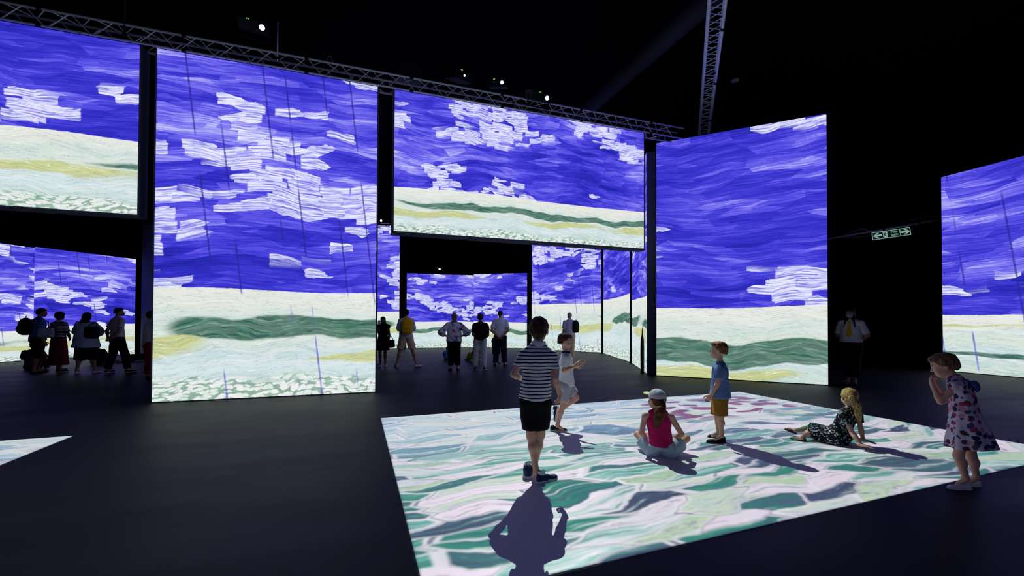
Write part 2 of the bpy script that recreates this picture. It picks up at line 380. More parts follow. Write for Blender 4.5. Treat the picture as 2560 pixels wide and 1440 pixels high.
# ------------------------------------------------------------------ screens
def screen(p0, p1, z0, z1, label, thick=.28, hz=2.0, S=1.0, seed=1.0, rain=False, cloud=0., gain=1.0, side='side', group='lit projection screens', rim=.03, uvx=0.0, rear=False, **pk):
    p0 = np.array(p0[:2], float); p1 = np.array(p1[:2], float); W = np.linalg.norm(p1-p0); e = (p1-p0)/W; n = np.array([e[1], -e[0]])
    t = thing('projection_screen', (*(p0+p1)/2, z0), label, 'screen', group)
    def P(s, d, z): q = p0+e*s+n*d; return (q[0], q[1], z)
    # body: a deep box frame covered in cloth
    bz = max(z0, .0)
    V = [P(s, d, z) for s in (-rim, W+rim) for d in (-thick, -.006) for z in (bz, z1+.004)]
    mesh_obj('frame', V, [(0, 1, 3, 2), (4, 6, 7, 5), (0, 4, 5, 1), (2, 3, 7, 6), (0, 2, 6, 4), (1, 5, 7, 3)], M[side], t)
    zb = z0+.02 if z0 < .05 else z0+rim
    V = [P(0, 0, zb), P(W, 0, zb), P(W, 0, z1), P(0, 0, z1)]
    V += [P(0, -.0055, zb), P(W, -.0055, zb), P(W, -.0055, z1), P(0, -.0055, z1)]
    uv = [(uvx+0, zb-z0), (uvx+W, zb-z0), (uvx+W, z1-z0), (uvx+0, z1-z0)]*2
    mesh_obj('picture', V, [(0, 1, 2, 3), (0, 4, 5, 1), (1, 5, 6, 2), (2, 6, 7, 3), (3, 7, 4, 0)], picture_material('projected_picture', hz, S, seed, rain, cloud, gain, **pk), t, uv=uv)
    if rear:                                             # added glowing picture on the unseen far side, lights the people behind
        V = [P(W, -thick-.006, zb), P(0, -thick-.006, zb), P(0, -thick-.006, z1), P(W, -thick-.006, z1)]
        V += [P(W, -thick-.0005, zb), P(0, -thick-.0005, zb), P(0, -thick-.0005, z1), P(W, -thick-.0005, z1)]
        mesh_obj('rear_fill_picture', V, [(0, 1, 2, 3), (0, 4, 5, 1), (1, 5, 6, 2), (2, 6, 7, 3), (3, 7, 4, 0)], picture_material('projected_picture', hz, S, seed+20, rain, cloud, gain), t, uv=uv)
    return t
BA, BB = np.array([-6.319, 7.329]), np.array([-2.789, 8.514]); BE = (BB-BA)/np.linalg.norm(BB-BA); BN = np.array([-BE[1], BE[0]])  # BN points to the far side
def on_line(u, v=500):                                   # where a sight line crosses the plane of the front screens
    d = ray(u, v)[:2]; A = np.array([[d[0], -BE[0]], [d[1], -BE[1]]]); return np.linalg.solve(A, BA)[1]
def bl(s): return BA+BE*s
sA = on_line(346, 300); q = bl(sA); zA0 = at(345, 536, q[1])[2]-.03
screen(bl(sA-6.0), bl(sA), zA0, 6.29, 'hanging screen cut by the picture edge, its deep grey frame beside the tall screen', hz=1.32, S=.85, seed=2.3, cloud=-.03, uvx=-6)
screen(BA, BB, 0, 6.29, 'tall floor-standing screen with slanting rain lines, nearest to the hanging screen on its left', hz=2.02, S=1.0, seed=5.2, rain=True, cloud=.0, gb=(.25, .45), yb=(.42, .66))
screen((-2.463, 8.621), (3.351, 10.574), 3.29, 6.29, 'wide hanging screen over the passage with the group of visitors', hz=.98, S=.62, seed=8.8, cloud=.03, rim=.045, rear=True)
screen((3.93, 11.321), (7.334, 9.669), 0, 6.35, 'tall screen with broad blue strokes behind the small child in the blue T-shirt', hz=1.86, S=1.35, seed=3.4, cloud=-.05, side='black', rim=.012, gb=(.40, .74), yb=(.70, 1.1), foot=1.2, gth=.34)
E0, E1 = ground(2358, 927.5)[:2], ground(2560, 945.5)[:2]; E2 = E0+(E1-E0)*2.6
screen(E0, E2, 0, 5.95, 'screen with rain lines at the right edge behind the child in the pale flowered dress', hz=1.75, S=1.4, seed=6.1, rain=True, cloud=-.02, side='black', rim=.012, gb=(.62, .72), yb=(.10, .16), foot=1.2)
# back rooms
F0, F1, F2 = ground(-60, 911)[:2], ground(82, 901)[:2], ground(336, 885.5)[:2]
def zt(u, v, p): return float(at(u, v, p[1])[2])
screen(F0, F1, 0, zt(82, 620, F1), 'narrow back screen at the left edge behind the dark backpack', hz=1.1, S=.9, seed=11.2, rain=True, cloud=.02, side='black', thick=.06)
screen(F1, F2, 0, zt(336, 648, F2), 'back screen behind the row of four standing visitors', hz=1.25, S=.95, seed=11.2, rain=True, cloud=.03, side='black', thick=.06, uvx=np.linalg.norm(F1-F0))
H0, H1 = ground(880, 871.5)[:2], ground(998, 871.5)[:2]
screen(H0, H1, 0, zt(970, 563, H0), 'far tall screen glimpsed between the tall screen and the passage', hz=2.0, S=1.1, seed=9.7, cloud=-.03)
G0, G1, G2 = ground(1016, 871)[:2], ground(1184, 869)[:2], ground(1317, 871.5)[:2]
screen(G0, G1, 0, zt(1016, 683, G0), 'far low screen with a white cloud behind the yellow backpack', hz=1.45, S=.75, seed=8.8, cloud=.06, side='black', thick=.06)
screen(G1, G2, 0, zt(1317, 682.5, G2), 'far low screen meeting its neighbour in a corner, behind the white T-shirt', hz=1.45, S=.75, seed=8.1, cloud=-.01, side='black', thick=.06)
I0, I1, K0, K1, K2, K3 = [ground(*q)[:2] for q in ((1329, 873), (1502, 882.5), (1508, 884), (1574, 906), (1579, 908), (1617, 935.5))]
screen(I0, I1, 0, 6.3, 'back screen behind the check shirt and shoulder bag', hz=2.35, S=1.0, seed=12.4, rain=True, cloud=-.01, side='black')
screen(K0, K1, 0, 6.3, 'narrow side screen between two black posts under the wide hanging screen', hz=2.5, S=.9, seed=13.1, cloud=-.03, side='black', thick=.2)
screen(K2, K3, 0, 6.26, 'side screen ending in a grey edge beside the tall blue-stroke screen', hz=2.2, S=.9, seed=14.5, cloud=-.03, thick=.27, rim=.005)
# the hall goes on behind the viewer with the same kind of screen
screen((3.2, -5.6), (-2.6, -6.4), 0, 6.3, 'tall hall screen behind the viewer facing the floor sheet', hz=2.0, S=1.0, seed=16.2, cloud=.02)
# grey end wall seen between the left back room and the tall screen
Wq = ground(351, 885.5)[:2]; Wr = ground(430, 887)[:2]
t = mesh_obj('partition_wall', [(x, y, z) for (x, y) in (Wq, Wr, Wr+np.array([-.1, .5]), Wq+np.array([-.1, .5])) for z in (0, zt(351, 562, Wq))],
             [(0, 2, 3, 1), (2, 4, 5, 3), (4, 6, 7, 5), (6, 0, 1, 7), (1, 3, 5, 7), (0, 6, 4, 2)], M['side'], origin=(*Wq, 0))
tag(t, 'blue-grey end of a partition just behind the tall screen with rain lines', 'partition')
# black posts between the back screens
def post(u0, u1, v, ztop, label, dy=-.12):
    a, b = ground(u0, v), ground(u1, v); c = (a+b)/2; w_ = abs(b[0]-a[0])
    tag(MB().bevel_box((c[0], c[1]+dy, ztop/2), (w_, .2, ztop), .01).build('screen_post', M['black'], origin=(c[0], c[1]+dy, 0)), label, 'post', 'black posts between back screens')
post(1000, 1015, 871.5, 6.2, 'black post between the far tall screen and the corner screens')
post(1318, 1328, 873, 6.2, 'black post between the corner screens and the screen behind the check shirt')
post(1502.5, 1507.5, 883, 6.3, 'black post right of the screen behind the check shirt')
post(1574.3, 1578.5, 907, 6.3, 'thin black post beside the narrow side screen')
# dark pointed solid, modelled in place of a shadow on the side screen
c = ground(1608, 932)
tag(MB().lathe((c[0]-.05, c[1]-.08, 0), [(.05, 0), (.055, .35), (.055, .75), (.047, .95), (.025, 1.08), (.018, 1.12), (.012, 1.25), (.003, 1.32)], 12).build('shadow_form', M['blackmetal'], smooth=True, origin=(c[0]-.05, c[1]-.08, 0)),
    'slim dark pointed solid in place of a shadow on the grey-edged side screen', 'shadow form')

# ------------------------------------------------------------------ trusses
def truss(p0, p1, zb, size, bay, label, rch=.020, rbr=.0085, mchord='alu'):
    p0 = np.array([*p0, zb]); p1 = np.array([*p1, zb]); L = np.linalg.norm(p1-p0); e = (p1-p0)/L; n = np.cross(e, (0, 0, 1.)); u = np.array([0, 0, 1.])
    t = thing('lighting_truss', p0, label, 'truss')
    off = {'fb': n*0, 'ft': u*size, 'rb': -n*size, 'rt': -n*size+u*size}
    for k_ in off: MB().tube(p0+off[k_], p1+off[k_], rch, n=10).build('chord', M[mchord], t, smooth=True)
    nb = int(L/bay)
    for a_, b_ in (('fb', 'ft'), ('rb', 'rt'), ('ft', 'rt'), ('fb', 'rb')):
        for d in (0, 1):
            P0, P1 = (off[a_]+e*.03, off[b_]+e*(bay/2-.02)) if d == 0 else (off[b_]+e*(bay/2+.02), off[a_]+e*(bay-.03))
            if a_[0] == b_[0] == 'r' or b_ == 'rb': P0, P1 = (off[b_]+e*.03, off[a_]+e*(bay/2-.02)) if d == 0 else (off[a_]+e*(bay/2+.02), off[b_]+e*(bay-.03))
            o = MB().tube(p0+P0, p0+P1, rbr, n=6, cap=False).build('brace', M['alu'], t)
            for i in range(1, nb):
                c_ = o.copy(); COL.objects.link(c_); c_.parent = t; c_.location = Vector(e*bay*i)
    # section couplers, slipped over the chords
    ring = None
    for s in np.arange(1.1, L, 2.0):
        for k_ in ('fb', 'ft'):
            q = p0+off[k_]+e*s
            MB().tube(q-e*.035, q+e*.035, rch*1.5, n=10).build('coupler', M['blackmetal'], t, smooth=True)
    return t
s0 = on_line(-130, 30); s1 = 11.45
truss(bl(s0)-BN*.02, bl(s1)-BN*.02, 6.315, .275, .60, 'long box truss running along the tops of the front screens')
T2a = at(1763, 335, 13.0); zT = 7.25
def on_z(u, v, z): d = ray(u, v); return np.array([0, 0, CAM_H])+d*((z-CAM_H)/d[2])
qa, qb = on_z(1775, 0, zT), on_z(1749, 330, zT); dd = (qb-qa)[:2]/np.linalg.norm((qb-qa)[:2])
nn = np.array([dd[1], -dd[0]])
truss((qa[:2]-dd*2.2)+nn*.27, (qb[:2]+dd*3.2)+nn*.27, zT, .27, .42, 'overhead box truss running away above the blue-stroke screen', rch=.026)
# hanging poles on the long truss
for u_, va, vb, lab in ((695, 55, 152, 'bright upright tube clamped to the truss right of the brightest projector'), (313.5, 0, 92, 'dark upright tube rising from the truss above the hanging screen at the edge')):
    s = on_line(u_, 100); q = bl(s)-BN*.03
    za, zb_ = at(u_, va, q[1])[2], at(u_, vb, q[1])[2]
    if u_ < 400: za = RZ
    t = thing('hanging_pole', (q[0], q[1], zb_), lab, 'pole')
    MB().tube((q[0], q[1], zb_), (q[0], q[1], za), .012, n=10).build('tube', M['alu' if u_ > 400 else 'blackmetal'], t, smooth=True)
    MB().bevel_box((q[0], q[1]+.02, zb_+.05), (.06, .07, .05), .008).build('clamp', M['blackmetal'], t)

# ------------------------------------------------------------------ projectors
def frame_of(fwd):
    f = np.array(fwd, float); f /= np.linalg.norm(f); r = np.cross(f, (0, 0, 1.)); r /= np.linalg.norm(r); u = np.cross(r, f); return r, f, u
def projector(lens, fwd, label, size=(.5, .62, .2), lensmat='lens_on', lensr=.045, front='case', led='led', drop=None, group='projectors on the trusses', lensoff=.0, bezel=False):
    r, f, u = frame_of(fwd); R = np.stack([r, f, u], 1); lens = np.array(lens, float)
    w_, l_, h_ = size; c = lens-f*(l_/2+.03)-r*lensoff
    t = thing('projector', c-u*h_/2, label, 'projector', group)
    MB().bevel_box(c, (w_, l_, h_), .02, R).build('body', M['case'], t)
    MB().bevel_box(c+f*(l_/2+.004), (w_*.94, .014, h_*.86), .005, R).build('front_panel', M[front], t)
    if bezel: MB().bevel_box(lens-f*.030, (.23, .016, .165), .006, R).build('bezel', M['casegrey'], t)
    b = MB().lathe(lens-f*.06, [(lensr*1.5, 0), (lensr*1.5, .03), (lensr*1.25, .035), (lensr*1.2, .075), (lensr*1.0, .075), (lensr*.98, .066)], 20, f).build('lens_barrel', M['blackmetal'], t, smooth=False)
    MB().lathe(lens+f*.004, [(lensr*.95, 0), (lensr*.8, .006), (lensr*.45, .010), (.002, .012)], 20, f).build('lens_glass', M[lensmat], b, smooth=True)
    for i in range(5):
        MB().box(c+r*(-w_*.36)+f*(l_/2+.012)+u*((i-2)*h_*.14), (w_*.2, .008, h_*.05), R).build('vent_slat', M['blackmetal'], t)
    for i in (0, 1):
        MB().box(c+r*(w_*.20-.03*i)+f*(l_/2+.012)+u*h_*.42, (.014, .012, .014), R).build('status_light', M[led], t)
    yk = MB()
    for s in (-1, 1): yk.tube(c+r*s*(w_/2+.02)+u*.02, c+r*s*(w_/2+.02)-np.array([0, 0, h_/2+.14]), .014, n=8)
    q = c-np.array([0, 0, h_/2+.14]); yk.tube(q-r*(w_/2+.03), q+r*(w_/2+.03), .014, n=8)
    yk.build('yoke', M['blackmetal'], t)
    if drop is not None: MB().tube(c+u*h_/2, np.array([c[0], c[1], drop]), .018, n=8).build('drop_tube', M['blackmetal'], t)
    return t
tgt = np.append(FO+FE*FW*.5+FG*FL*.55, 0)
PJ = projector(LENS, (tgt-np.array(LENS))*np.array([1, 1, .35]), 'projector with a grey front and glowing lens over the wide hanging screen', size=(.46, .5, .2), lensmat='lens_dim', lensr=.05, bezel=True, lensoff=-.1)
LB = tuple(float(v) for v in np.array(LENS)+frame_of((tgt-np.array(LENS))*np.array([1, 1, .35]))[1]*.07)
projector_lamp('floor_picture_beam', LB, FLOOR_WATT, FO, FW, FL, 1.0, PJ)
q1 = on_z(655, 69, LENS2[2]); LENS2 = tuple(float(v) for v in q1)
PJ2 = projector(LENS2, (0-LENS2[0], -1.5-LENS2[1], 1.45-LENS2[2]), 'brightest projector, hung high above the tall screen with rain lines', lensr=.05, drop=RZ, lensoff=-.14)
LB2 = tuple(float(v) for v in np.array(LENS2)+frame_of((0-LENS2[0], -1.5-LENS2[1], 1.45-LENS2[2]))[1]*.07)
projector_lamp('left_floor_picture_beam', LB2, FLOOR_WATT*1.2, C2-FE*W2, W2, L2, 4.0, PJ2)
projector(at(1028, 175, 10.6), (.35, -1, -.25), 'unlit black projector at the start of the wide hanging screen', size=(.62, .5, .4), lensmat='case', led='case', drop=RZ)
projector(at(1161, 189, 10.2), (.75, -1, -.55), 'tilted black projector with a small violet-white lens', size=(.5, .62, .24), lensmat='lens_dim', lensr=.03, drop=RZ)
projector(at(1255, 206, 10.4), (-.1, -1, -.45), 'bright projector on the truss over the middle of the wide hanging screen', size=(.46, .5, .2), lensr=.04, lensoff=-.12, drop=RZ)
projector(at(953, 552, 21), (.0, -1, -.15), 'far bright projector seen in the gap between the front screens', lensr=.05, drop=RZ, lensoff=.05)
projector(at(1099, 673, 25.5), (.0, -1, -.12), 'far bright projector above the corner screens', lensr=.055, drop=RZ, lensoff=-.05)
# orange lamp and its loop of cable on the truss
q = bl(on_line(818, 140))+BN*.12; z = 6.315+.275+.03
t = thing('truss_lamp', (q[0], q[1], z), 'small orange pilot light with a loop of cable on the truss', 'lamp')
MB().bevel_box((q[0], q[1], z+.03), (.1, .08, .06), .012).build('housing', M['blackmetal'], t)
MB().lathe((q[0]-.02, q[1]-.045, z+.035), [(.014, 0), (.012, .01), (.003, .014)], 10, (0, -1, 0)).build('pilot_bulb', M['ledo'], t, smooth=True)
MB().path([(q[0]-.06+.17*s, q[1]+.02, z+.03+.17*math.sin(math.pi*s)**.8) for s in np.linspace(0, 1, 12)], .006).build('cable_loop', M['cable'], t, smooth=True)

# ------------------------------------------------------------------ duct, detector, pipe and sign
zD = 8.15; da, db = on_z(1752, 16, zD), on_z(1478, 262, zD); dv = (db-da)/np.linalg.norm(db-da)
p_ = da-dv*2.5; Ld = np.linalg.norm(db-da)+2.5+5.5; V = []; prof = []
nr = int(Ld/.032)
for i in range(nr+1): prof.append((.232+(.014 if i % 2 else -.004), Ld*i/nr))
t = thing('air_duct', p_, 'dark ribbed flexible air duct slung under the ceiling', 'duct')
MB().lathe(p_, prof, 28, dv).build('ribbed_hose', M['duct'], t, smooth=False)
for s in np.arange(.6, Ld, 2.4):
    q = p_+dv*s
    MB().path([(q[0], q[1], RZ), (q[0]-.235, q[1], zD+.1), (q[0]-.22, q[1], zD-.1), (q[0], q[1], zD-.255), (q[0]+.22, q[1], zD-.1), (q[0]+.235, q[1], zD+.1), (q[0], q[1], RZ)], .008, 6).build('strap', M['blackmetal'], t)
q = on_z(1838, 202, RZ-.02)
t = thing('ceiling_detector', (q[0], q[1], RZ-.07), 'small round pale detector on the black ceiling', 'detector')
MB().lathe((q[0], q[1], RZ), [(.115, 0), (.115, -.02), (.10, -.035), (.06, -.05), (.002, -.052)], 24).build('base', M['plastic'], t, smooth=True)
MB().lathe((q[0], q[1], RZ-.045), [(.04, 0), (.035, -.02), (.002, -.024)], 16).build('sensor', M['casegrey'], t, smooth=True)
pa, pb = at(2066, 598, 14.6), at(2372, 545.5, 13.25); pe = (pb-pa)/np.linalg.norm(pb-pa)
t = thing('scaffold_tube', pa, 'pale scaffold tube with loose cables between the two right-hand screens', 'tube')
MB().tube(pa-pe*.6, pb+pe*1.2, .032, n=14).build('tube', M['alu'], t, smooth=True)
for s_ in (.98, 1.55): q = pa+(pb-pa)*s_/2.0; MB().tube(q-pe*.03, q+pe*.03, .045, n=12).build('clamp', M['blackmetal'], t)
for k_, (s_a, s_b, h0, h1) in enumerate(((.15, .40, .03, .12), (.17, .62, -.03, -.12), (.60, 1.0, .05, .14), (.22, .36, .05, .15))):
    pts = [pa+(pb-pa)*(s_a+(s_b-s_a)*x)+np.array([0, .06 if k_ == 1 else -.04, h0*(1-x)+h1*math.sin(math.pi*x)]) for x in np.linspace(0, 1, 10)]
    MB().path(pts, .009, 6).build('cable', M['cable'], t, smooth=True)
# sign: hung from the tube
c0 = at(2180, 591.5, 14.1); c1 = at(2276, 577.5, 13.7); se = (c1-c0)/np.linalg.norm(c1-c0); SW = np.linalg.norm(c1-c0); SH = .255
su = np.array([0, 0, 1.])-se*se[2]; su /= np.linalg.norm(su); sn = np.cross(se, su); sn = sn if sn[1] < 0 else -sn
sm = (c0+c1)/2; Rm = np.stack([se, -sn, su], 1)
t = thing('exit_sign', sm-su*SH/2, 'green and white fire exit sign with two arrows hung under the scaffold tube', 'sign')
MB().box(sm, (SW, .02, SH), Rm).build('panel', M['signgreen'], t)
fr = MB()
def sp(x, y, d=.011): return sm+se*x+su*y+sn*d
for y in (-1, 1): fr.box(sp(0, y*(SH/2-.008)), (SW, .006, .016), Rm)
for x in (-SW/2+.008, SW/2-.008, SW*.235): fr.box(sp(x, 0), (.016, .0062, SH-.03), Rm)
fr.build('border', M['signwhite'], t)
def flat(name, polys, m, d=.0125):
    mb = MB()
    for pl in polys:
        n_ = len(pl); mb.put([sp(x, y, d) for x, y in pl]+[sp(x, y, d-.003) for x, y in pl], [tuple(range(n_)), tuple(range(n_, 2*n_))[::-1]]+[(i, n_+i, n_+(i+1) % n_, (i+1) % n_) for i in range(n_)])
    return mb.build(name, m, t)
def arrow(cx, sg): return [[(cx+sg*x, y) for x, y in pl] for pl in ([(.12, 0), (.0, .095), (-.055, .095), (.03, .03), (.03, -.03), (-.055, -.095), (.0, -.095)], [(.03, .028), (-.12, .028), (-.12, -.028), (.03, -.028)])]
flat('arrow', arrow(-SW*.355, -1), M['signwhite']); flat('arrow', arrow(SW*.37, 1), M['signwhite'])
flat('doorway', [[(-SW*.21, -.105), (-SW*.095, -.105), (-SW*.095, .105), (-SW*.21, .105)]], M['signwhite'])
mx = -SW*.155; man = [[(mx+.012*math.cos(a)+.012, .075+.016*math.sin(a)) for a in np.linspace(0, 6.0, 10)]]
for (x0, y0, x1, y1, w_) in ((.0, .05, -.012, -.01, .03), (.0, .05, -.05, .035, .014), (.005, .05, .045, .01, .014), (-.012, -.01, .02, -.045, .018), (.02, -.045, .06, -.05, .014), (-.012, -.01, -.03, -.06, .018), (-.03, -.06, -.055, -.09, .014), (-.05, .035, -.06, .0, .012)):
    a = math.atan2(y1-y0, x1-x0); dx, dy = -math.sin(a)*w_/2, math.cos(a)*w_/2
    man.append([(mx+x0+dx, y0+dy), (mx+x0-dx, y0-dy), (mx+x1-dx, y1-dy), (mx+x1+dx, y1+dy)])
flat('running_figure', man, M['signgreen'], .0145)
for txt, yy in (('Fire', .018), ('exit', -.075)):
    cu = bpy.data.curves.new('lettering', 'FONT'); cu.body = txt; cu.size = .115; cu.align_x = 'CENTER'; cu.extrude = .0015; cu.resolution_u = 4
    tmp = bpy.data.objects.new('lettering_curve', cu); COL.objects.link(tmp); bpy.context.view_layer.update()
    me = bpy.data.meshes.new_from_object(tmp.evaluated_get(bpy.context.evaluated_depsgraph_get())); bpy.data.objects.remove(tmp)
    me.materials.clear(); me.materials.append(M['signwhite']); o = bpy.data.objects.new('lettering', me); COL.objects.link(o)
    o.parent = t; q = sp(SW*.085, yy, .0135)-(sm-su*SH/2)
    o.matrix_local = Matrix(((se[0], su[0], sn[0], q[0]), (se[1], su[1], sn[1], q[1]), (se[2], su[2], sn[2], q[2]), (0, 0, 0, 1)))
# ------------------------------------------------------------------ solid figures: smooth-union distance fields, skinned by surface nets
def nz(v): v = np.asarray(v, float); return v/max(np.linalg.norm(v), 1e-9)
class Field:
    def __init__(s, h): s.h = h; s.prims = []
    def cone(s, a, b, ra, rb, k=.02, cut=None, op='add'):
        a = np.asarray(a, float); b = np.asarray(b, float); r = max(ra, rb)
        def f(X, Y, Z):
            d = b-a; L2 = float(d@d)+1e-12
            t = np.clip(((X-a[0])*d[0]+(Y-a[1])*d[1]+(Z-a[2])*d[2])/L2, 0, 1)
            q = np.sqrt((X-a[0]-t*d[0])**2+(Y-a[1]-t*d[1])**2+(Z-a[2]-t*d[2])**2)
            return q-(ra+t*(rb-ra))
        s.prims.append((f, np.minimum(a, b)-r, np.maximum(a, b)+r, k, cut, op)); return s
    def ell(s, c, R, rad, k=.02, cut=None, op='add'):
        """ellipsoid; R columns are its axes"""
        c = np.asarray(c, float); R = np.asarray(R, float); rad = np.asarray(rad, float)
        ext = np.sqrt(((R*rad)**2).sum(1)); rm = float(rad.min())
        def f(X, Y, Z):
            dx, dy, dz = X-c[0], Y-c[1], Z-c[2]; k0 = 0; k1 = 0
            for i in range(3):
                q = dx*R[0, i]+dy*R[1, i]+dz*R[2, i]; k0 = k0+(q/rad[i])**2; k1 = k1+(q/rad[i]**2)**2
            k0 = np.sqrt(k0); return np.where(k0 < 1e-3, -rm, k0*(k0-1)/np.maximum(np.sqrt(k1), 1e-6))
        s.prims.append((f, c-ext, c+ext, k, cut, op)); return s
    def loft(s, st, side, k=.02, rnd=.008, wave=None, op='add'):
        """flat-ended elliptical loft: st = [(centre, half width along `side`, half depth), ...]"""
        C = [np.asarray(q[0], float) for q in st]; W = [q[1] for q in st]; D = [q[2] for q in st]; side = nz(side)
        ax = nz(C[-1]-C[0]); sd = nz(side-ax*(side@ax)); fw = np.cross(ax, sd)
        T = [float((c-C[0])@ax) for c in C]; lo = np.min([c-max(a, b) for c, a, b in zip(C, W, D)], 0); hi = np.max([c+max(a, b) for c, a, b in zip(C, W, D)], 0)
        def f(X, Y, Z):
            t = (X-C[0][0])*ax[0]+(Y-C[0][1])*ax[1]+(Z-C[0][2])*ax[2]; tc = np.clip(t, T[0], T[-1])
            cx = [np.interp(tc, T, [c[i] for c in C]) for i in range(3)]; w_ = np.interp(tc, T, W); d_ = np.interp(tc, T, D)
            dx, dy, dz = X-cx[0], Y-cx[1], Z-cx[2]
            a = dx*sd[0]+dy*sd[1]+dz*sd[2]; b = dx*fw[0]+dy*fw[1]+dz*fw[2]
            if wave is not None:
                amp, cnt, ph = wave; th = np.arctan2(b/d_, a/w_); g = 1+amp*np.clip((tc-T[0])/(T[-1]-T[0]), 0, 1)*np.sin(cnt*th+ph); w_ = w_*g; d_ = d_*g
            k0 = np.sqrt((a/w_)**2+(b/d_)**2); k1 = np.sqrt((a/w_**2)**2+(b/d_**2)**2)
            r = np.where(k0 < 1e-3, -np.minimum(w_, d_), k0*(k0-1)/np.maximum(k1, 1e-6))
            e = np.maximum(T[0]-t, t-T[-1])
            u = np.maximum(rnd-np.abs(r-e), 0)/rnd if rnd else 0
            return np.maximum(r, e)+(u*u*rnd*.25 if rnd else 0)
        s.prims.append((f, lo, hi, k, None, op)); return s
    def rbox(s, c, R, half, rnd, k=.01, op='add'):
        c = np.asarray(c, float); R = np.asarray(R, float); half = np.asarray(half, float); ext = np.abs(R)@half
        def f(X, Y, Z):
            dx, dy, dz = X-c[0], Y-c[1], Z-c[2]
            q = [np.abs(dx*R[0, i]+dy*R[1, i]+dz*R[2, i])-(half[i]-rnd) for i in range(3)]
            o = np.sqrt(sum(np.maximum(v, 0)**2 for v in q)); return o+np.minimum(np.maximum(q[0], np.maximum(q[1], q[2])), 0)-rnd
        s.prims.append((f, c-ext, c+ext, k, None, op)); return s
    def mesh(s, fold=None):
        h = s.h; adds = [p for p in s.prims if p[5] == 'add']
        lo = np.min([p[1] for p in adds], 0)-3*h; hi = np.max([p[2] for p in adds], 0)+3*h
        n = np.ceil((hi-lo)/h).astype(int)+1; ax = [(lo[i]+h*np.arange(n[i])) for i in range(3)]
        D = np.full(n, .5)
        for f, a, b, k, cut, op in s.prims:
            m = k+2.5*h; i0 = np.maximum(((a-m-lo)/h).astype(int), 0); i1 = np.minimum(((b+m-lo)/h).astype(int)+2, n)
            if (i1 <= i0).any(): continue
            sl = tuple(slice(x, y) for x, y in zip(i0, i1))
            X, Y, Z = ax[0][sl[0]][:, None, None], ax[1][sl[1]][None, :, None], ax[2][sl[2]][None, None, :]
            v = f(X, Y, Z)
            if cut is not None:
                for (c, nn) in cut: v = np.maximum(v, (X-c[0])*nn[0]+(Y-c[1])*nn[1]+(Z-c[2])*nn[2])
            o = D[sl]
            if op == 'add':
                hh = np.clip(.5+.5*(o-v)/k, 0, 1) if k > 0 else (o > v)*1.; D[sl] = o*(1-hh)+v*hh-k*hh*(1-hh)
            elif op == 'sub':
                v = -v; hh = np.clip(.5-.5*(o-v)/k, 0, 1); D[sl] = o*(1-hh)+v*hh+k*hh*(1-hh)
        if fold is not None: D = D+fold(ax[0][:, None, None], ax[1][None, :, None], ax[2][None, None, :])
        return nets(D, lo, h)
def nets(D, lo, h):
    n = np.array(D.shape); S = D < 0
    cn = n-1; mixed = np.zeros(cn, bool); first = S[:-1, :-1, :-1]
    cor = [(i, j, l) for i in (0, 1) for j in (0, 1) for l in (0, 1)]
    for (i, j, l) in cor: mixed |= S[i:i+cn[0], j:j+cn[1], l:l+cn[2]] != first
    idx = np.argwhere(mixed); N = len(idx)
    if N == 0: return np.zeros((0, 3)), np.zeros((0, 4), int)
    vid = np.full(cn, -1, int); vid[mixed] = np.arange(N)
    g = {c: D[idx[:, 0]+c[0], idx[:, 1]+c[1], idx[:, 2]+c[2]] for c in cor}
    acc = np.zeros((N, 3)); cnt = np.zeros(N)
    for c in cor:
        for a in range(3):
            if c[a] == 0:
                d = list(c); d[a] = 1; d = tuple(d); x, y = g[c], g[d]; sg = (x < 0) != (y < 0)
                t = np.where(sg, x/np.where(sg, x-y, 1), 0); p = np.tile(np.array(c, float), (N, 1)); p[:, a] += t
                acc += p*sg[:, None]; cnt += sg
    V = lo+h*(idx+acc/cnt[:, None]); F = []
    for a in range(3):
        b, c = (a+1) % 3, (a+2) % 3
        sl0 = [slice(None)]*3; sl1 = [slice(None)]*3; sl0[a] = slice(0, -1); sl1[a] = slice(1, None)
        x, y = S[tuple(sl0)], S[tuple(sl1)]; e = np.argwhere(x != y)
        e = e[(e[:, b] > 0) & (e[:, c] > 0) & (e[:, b] < cn[b]) & (e[:, c] < cn[c])]
        if len(e) == 0: continue
        q = []
        for (ob, oc) in ((-1, -1), (0, -1), (0, 0), (-1, 0)):
            w_ = e.copy(); w_[:, b] += ob; w_[:, c] += oc; q.append(vid[w_[:, 0], w_[:, 1], w_[:, 2]])
        q = np.stack(q, 1); ins = x[e[:, 0], e[:, 1], e[:, 2]]; q[~ins] = q[~ins][:, ::-1]; F.append(q)
    return V, np.concatenate(F)
def join(*ms):
    V = []; F = []; b = 0
    for v, f in ms: V.append(v); F.append(np.asarray(f)+b); b += len(v)
    return np.concatenate(V), np.concatenate(F)
def solid(name, vf, m, parent, smooth=True): return mesh_obj(name, vf[0], vf[1], m, parent, smooth)

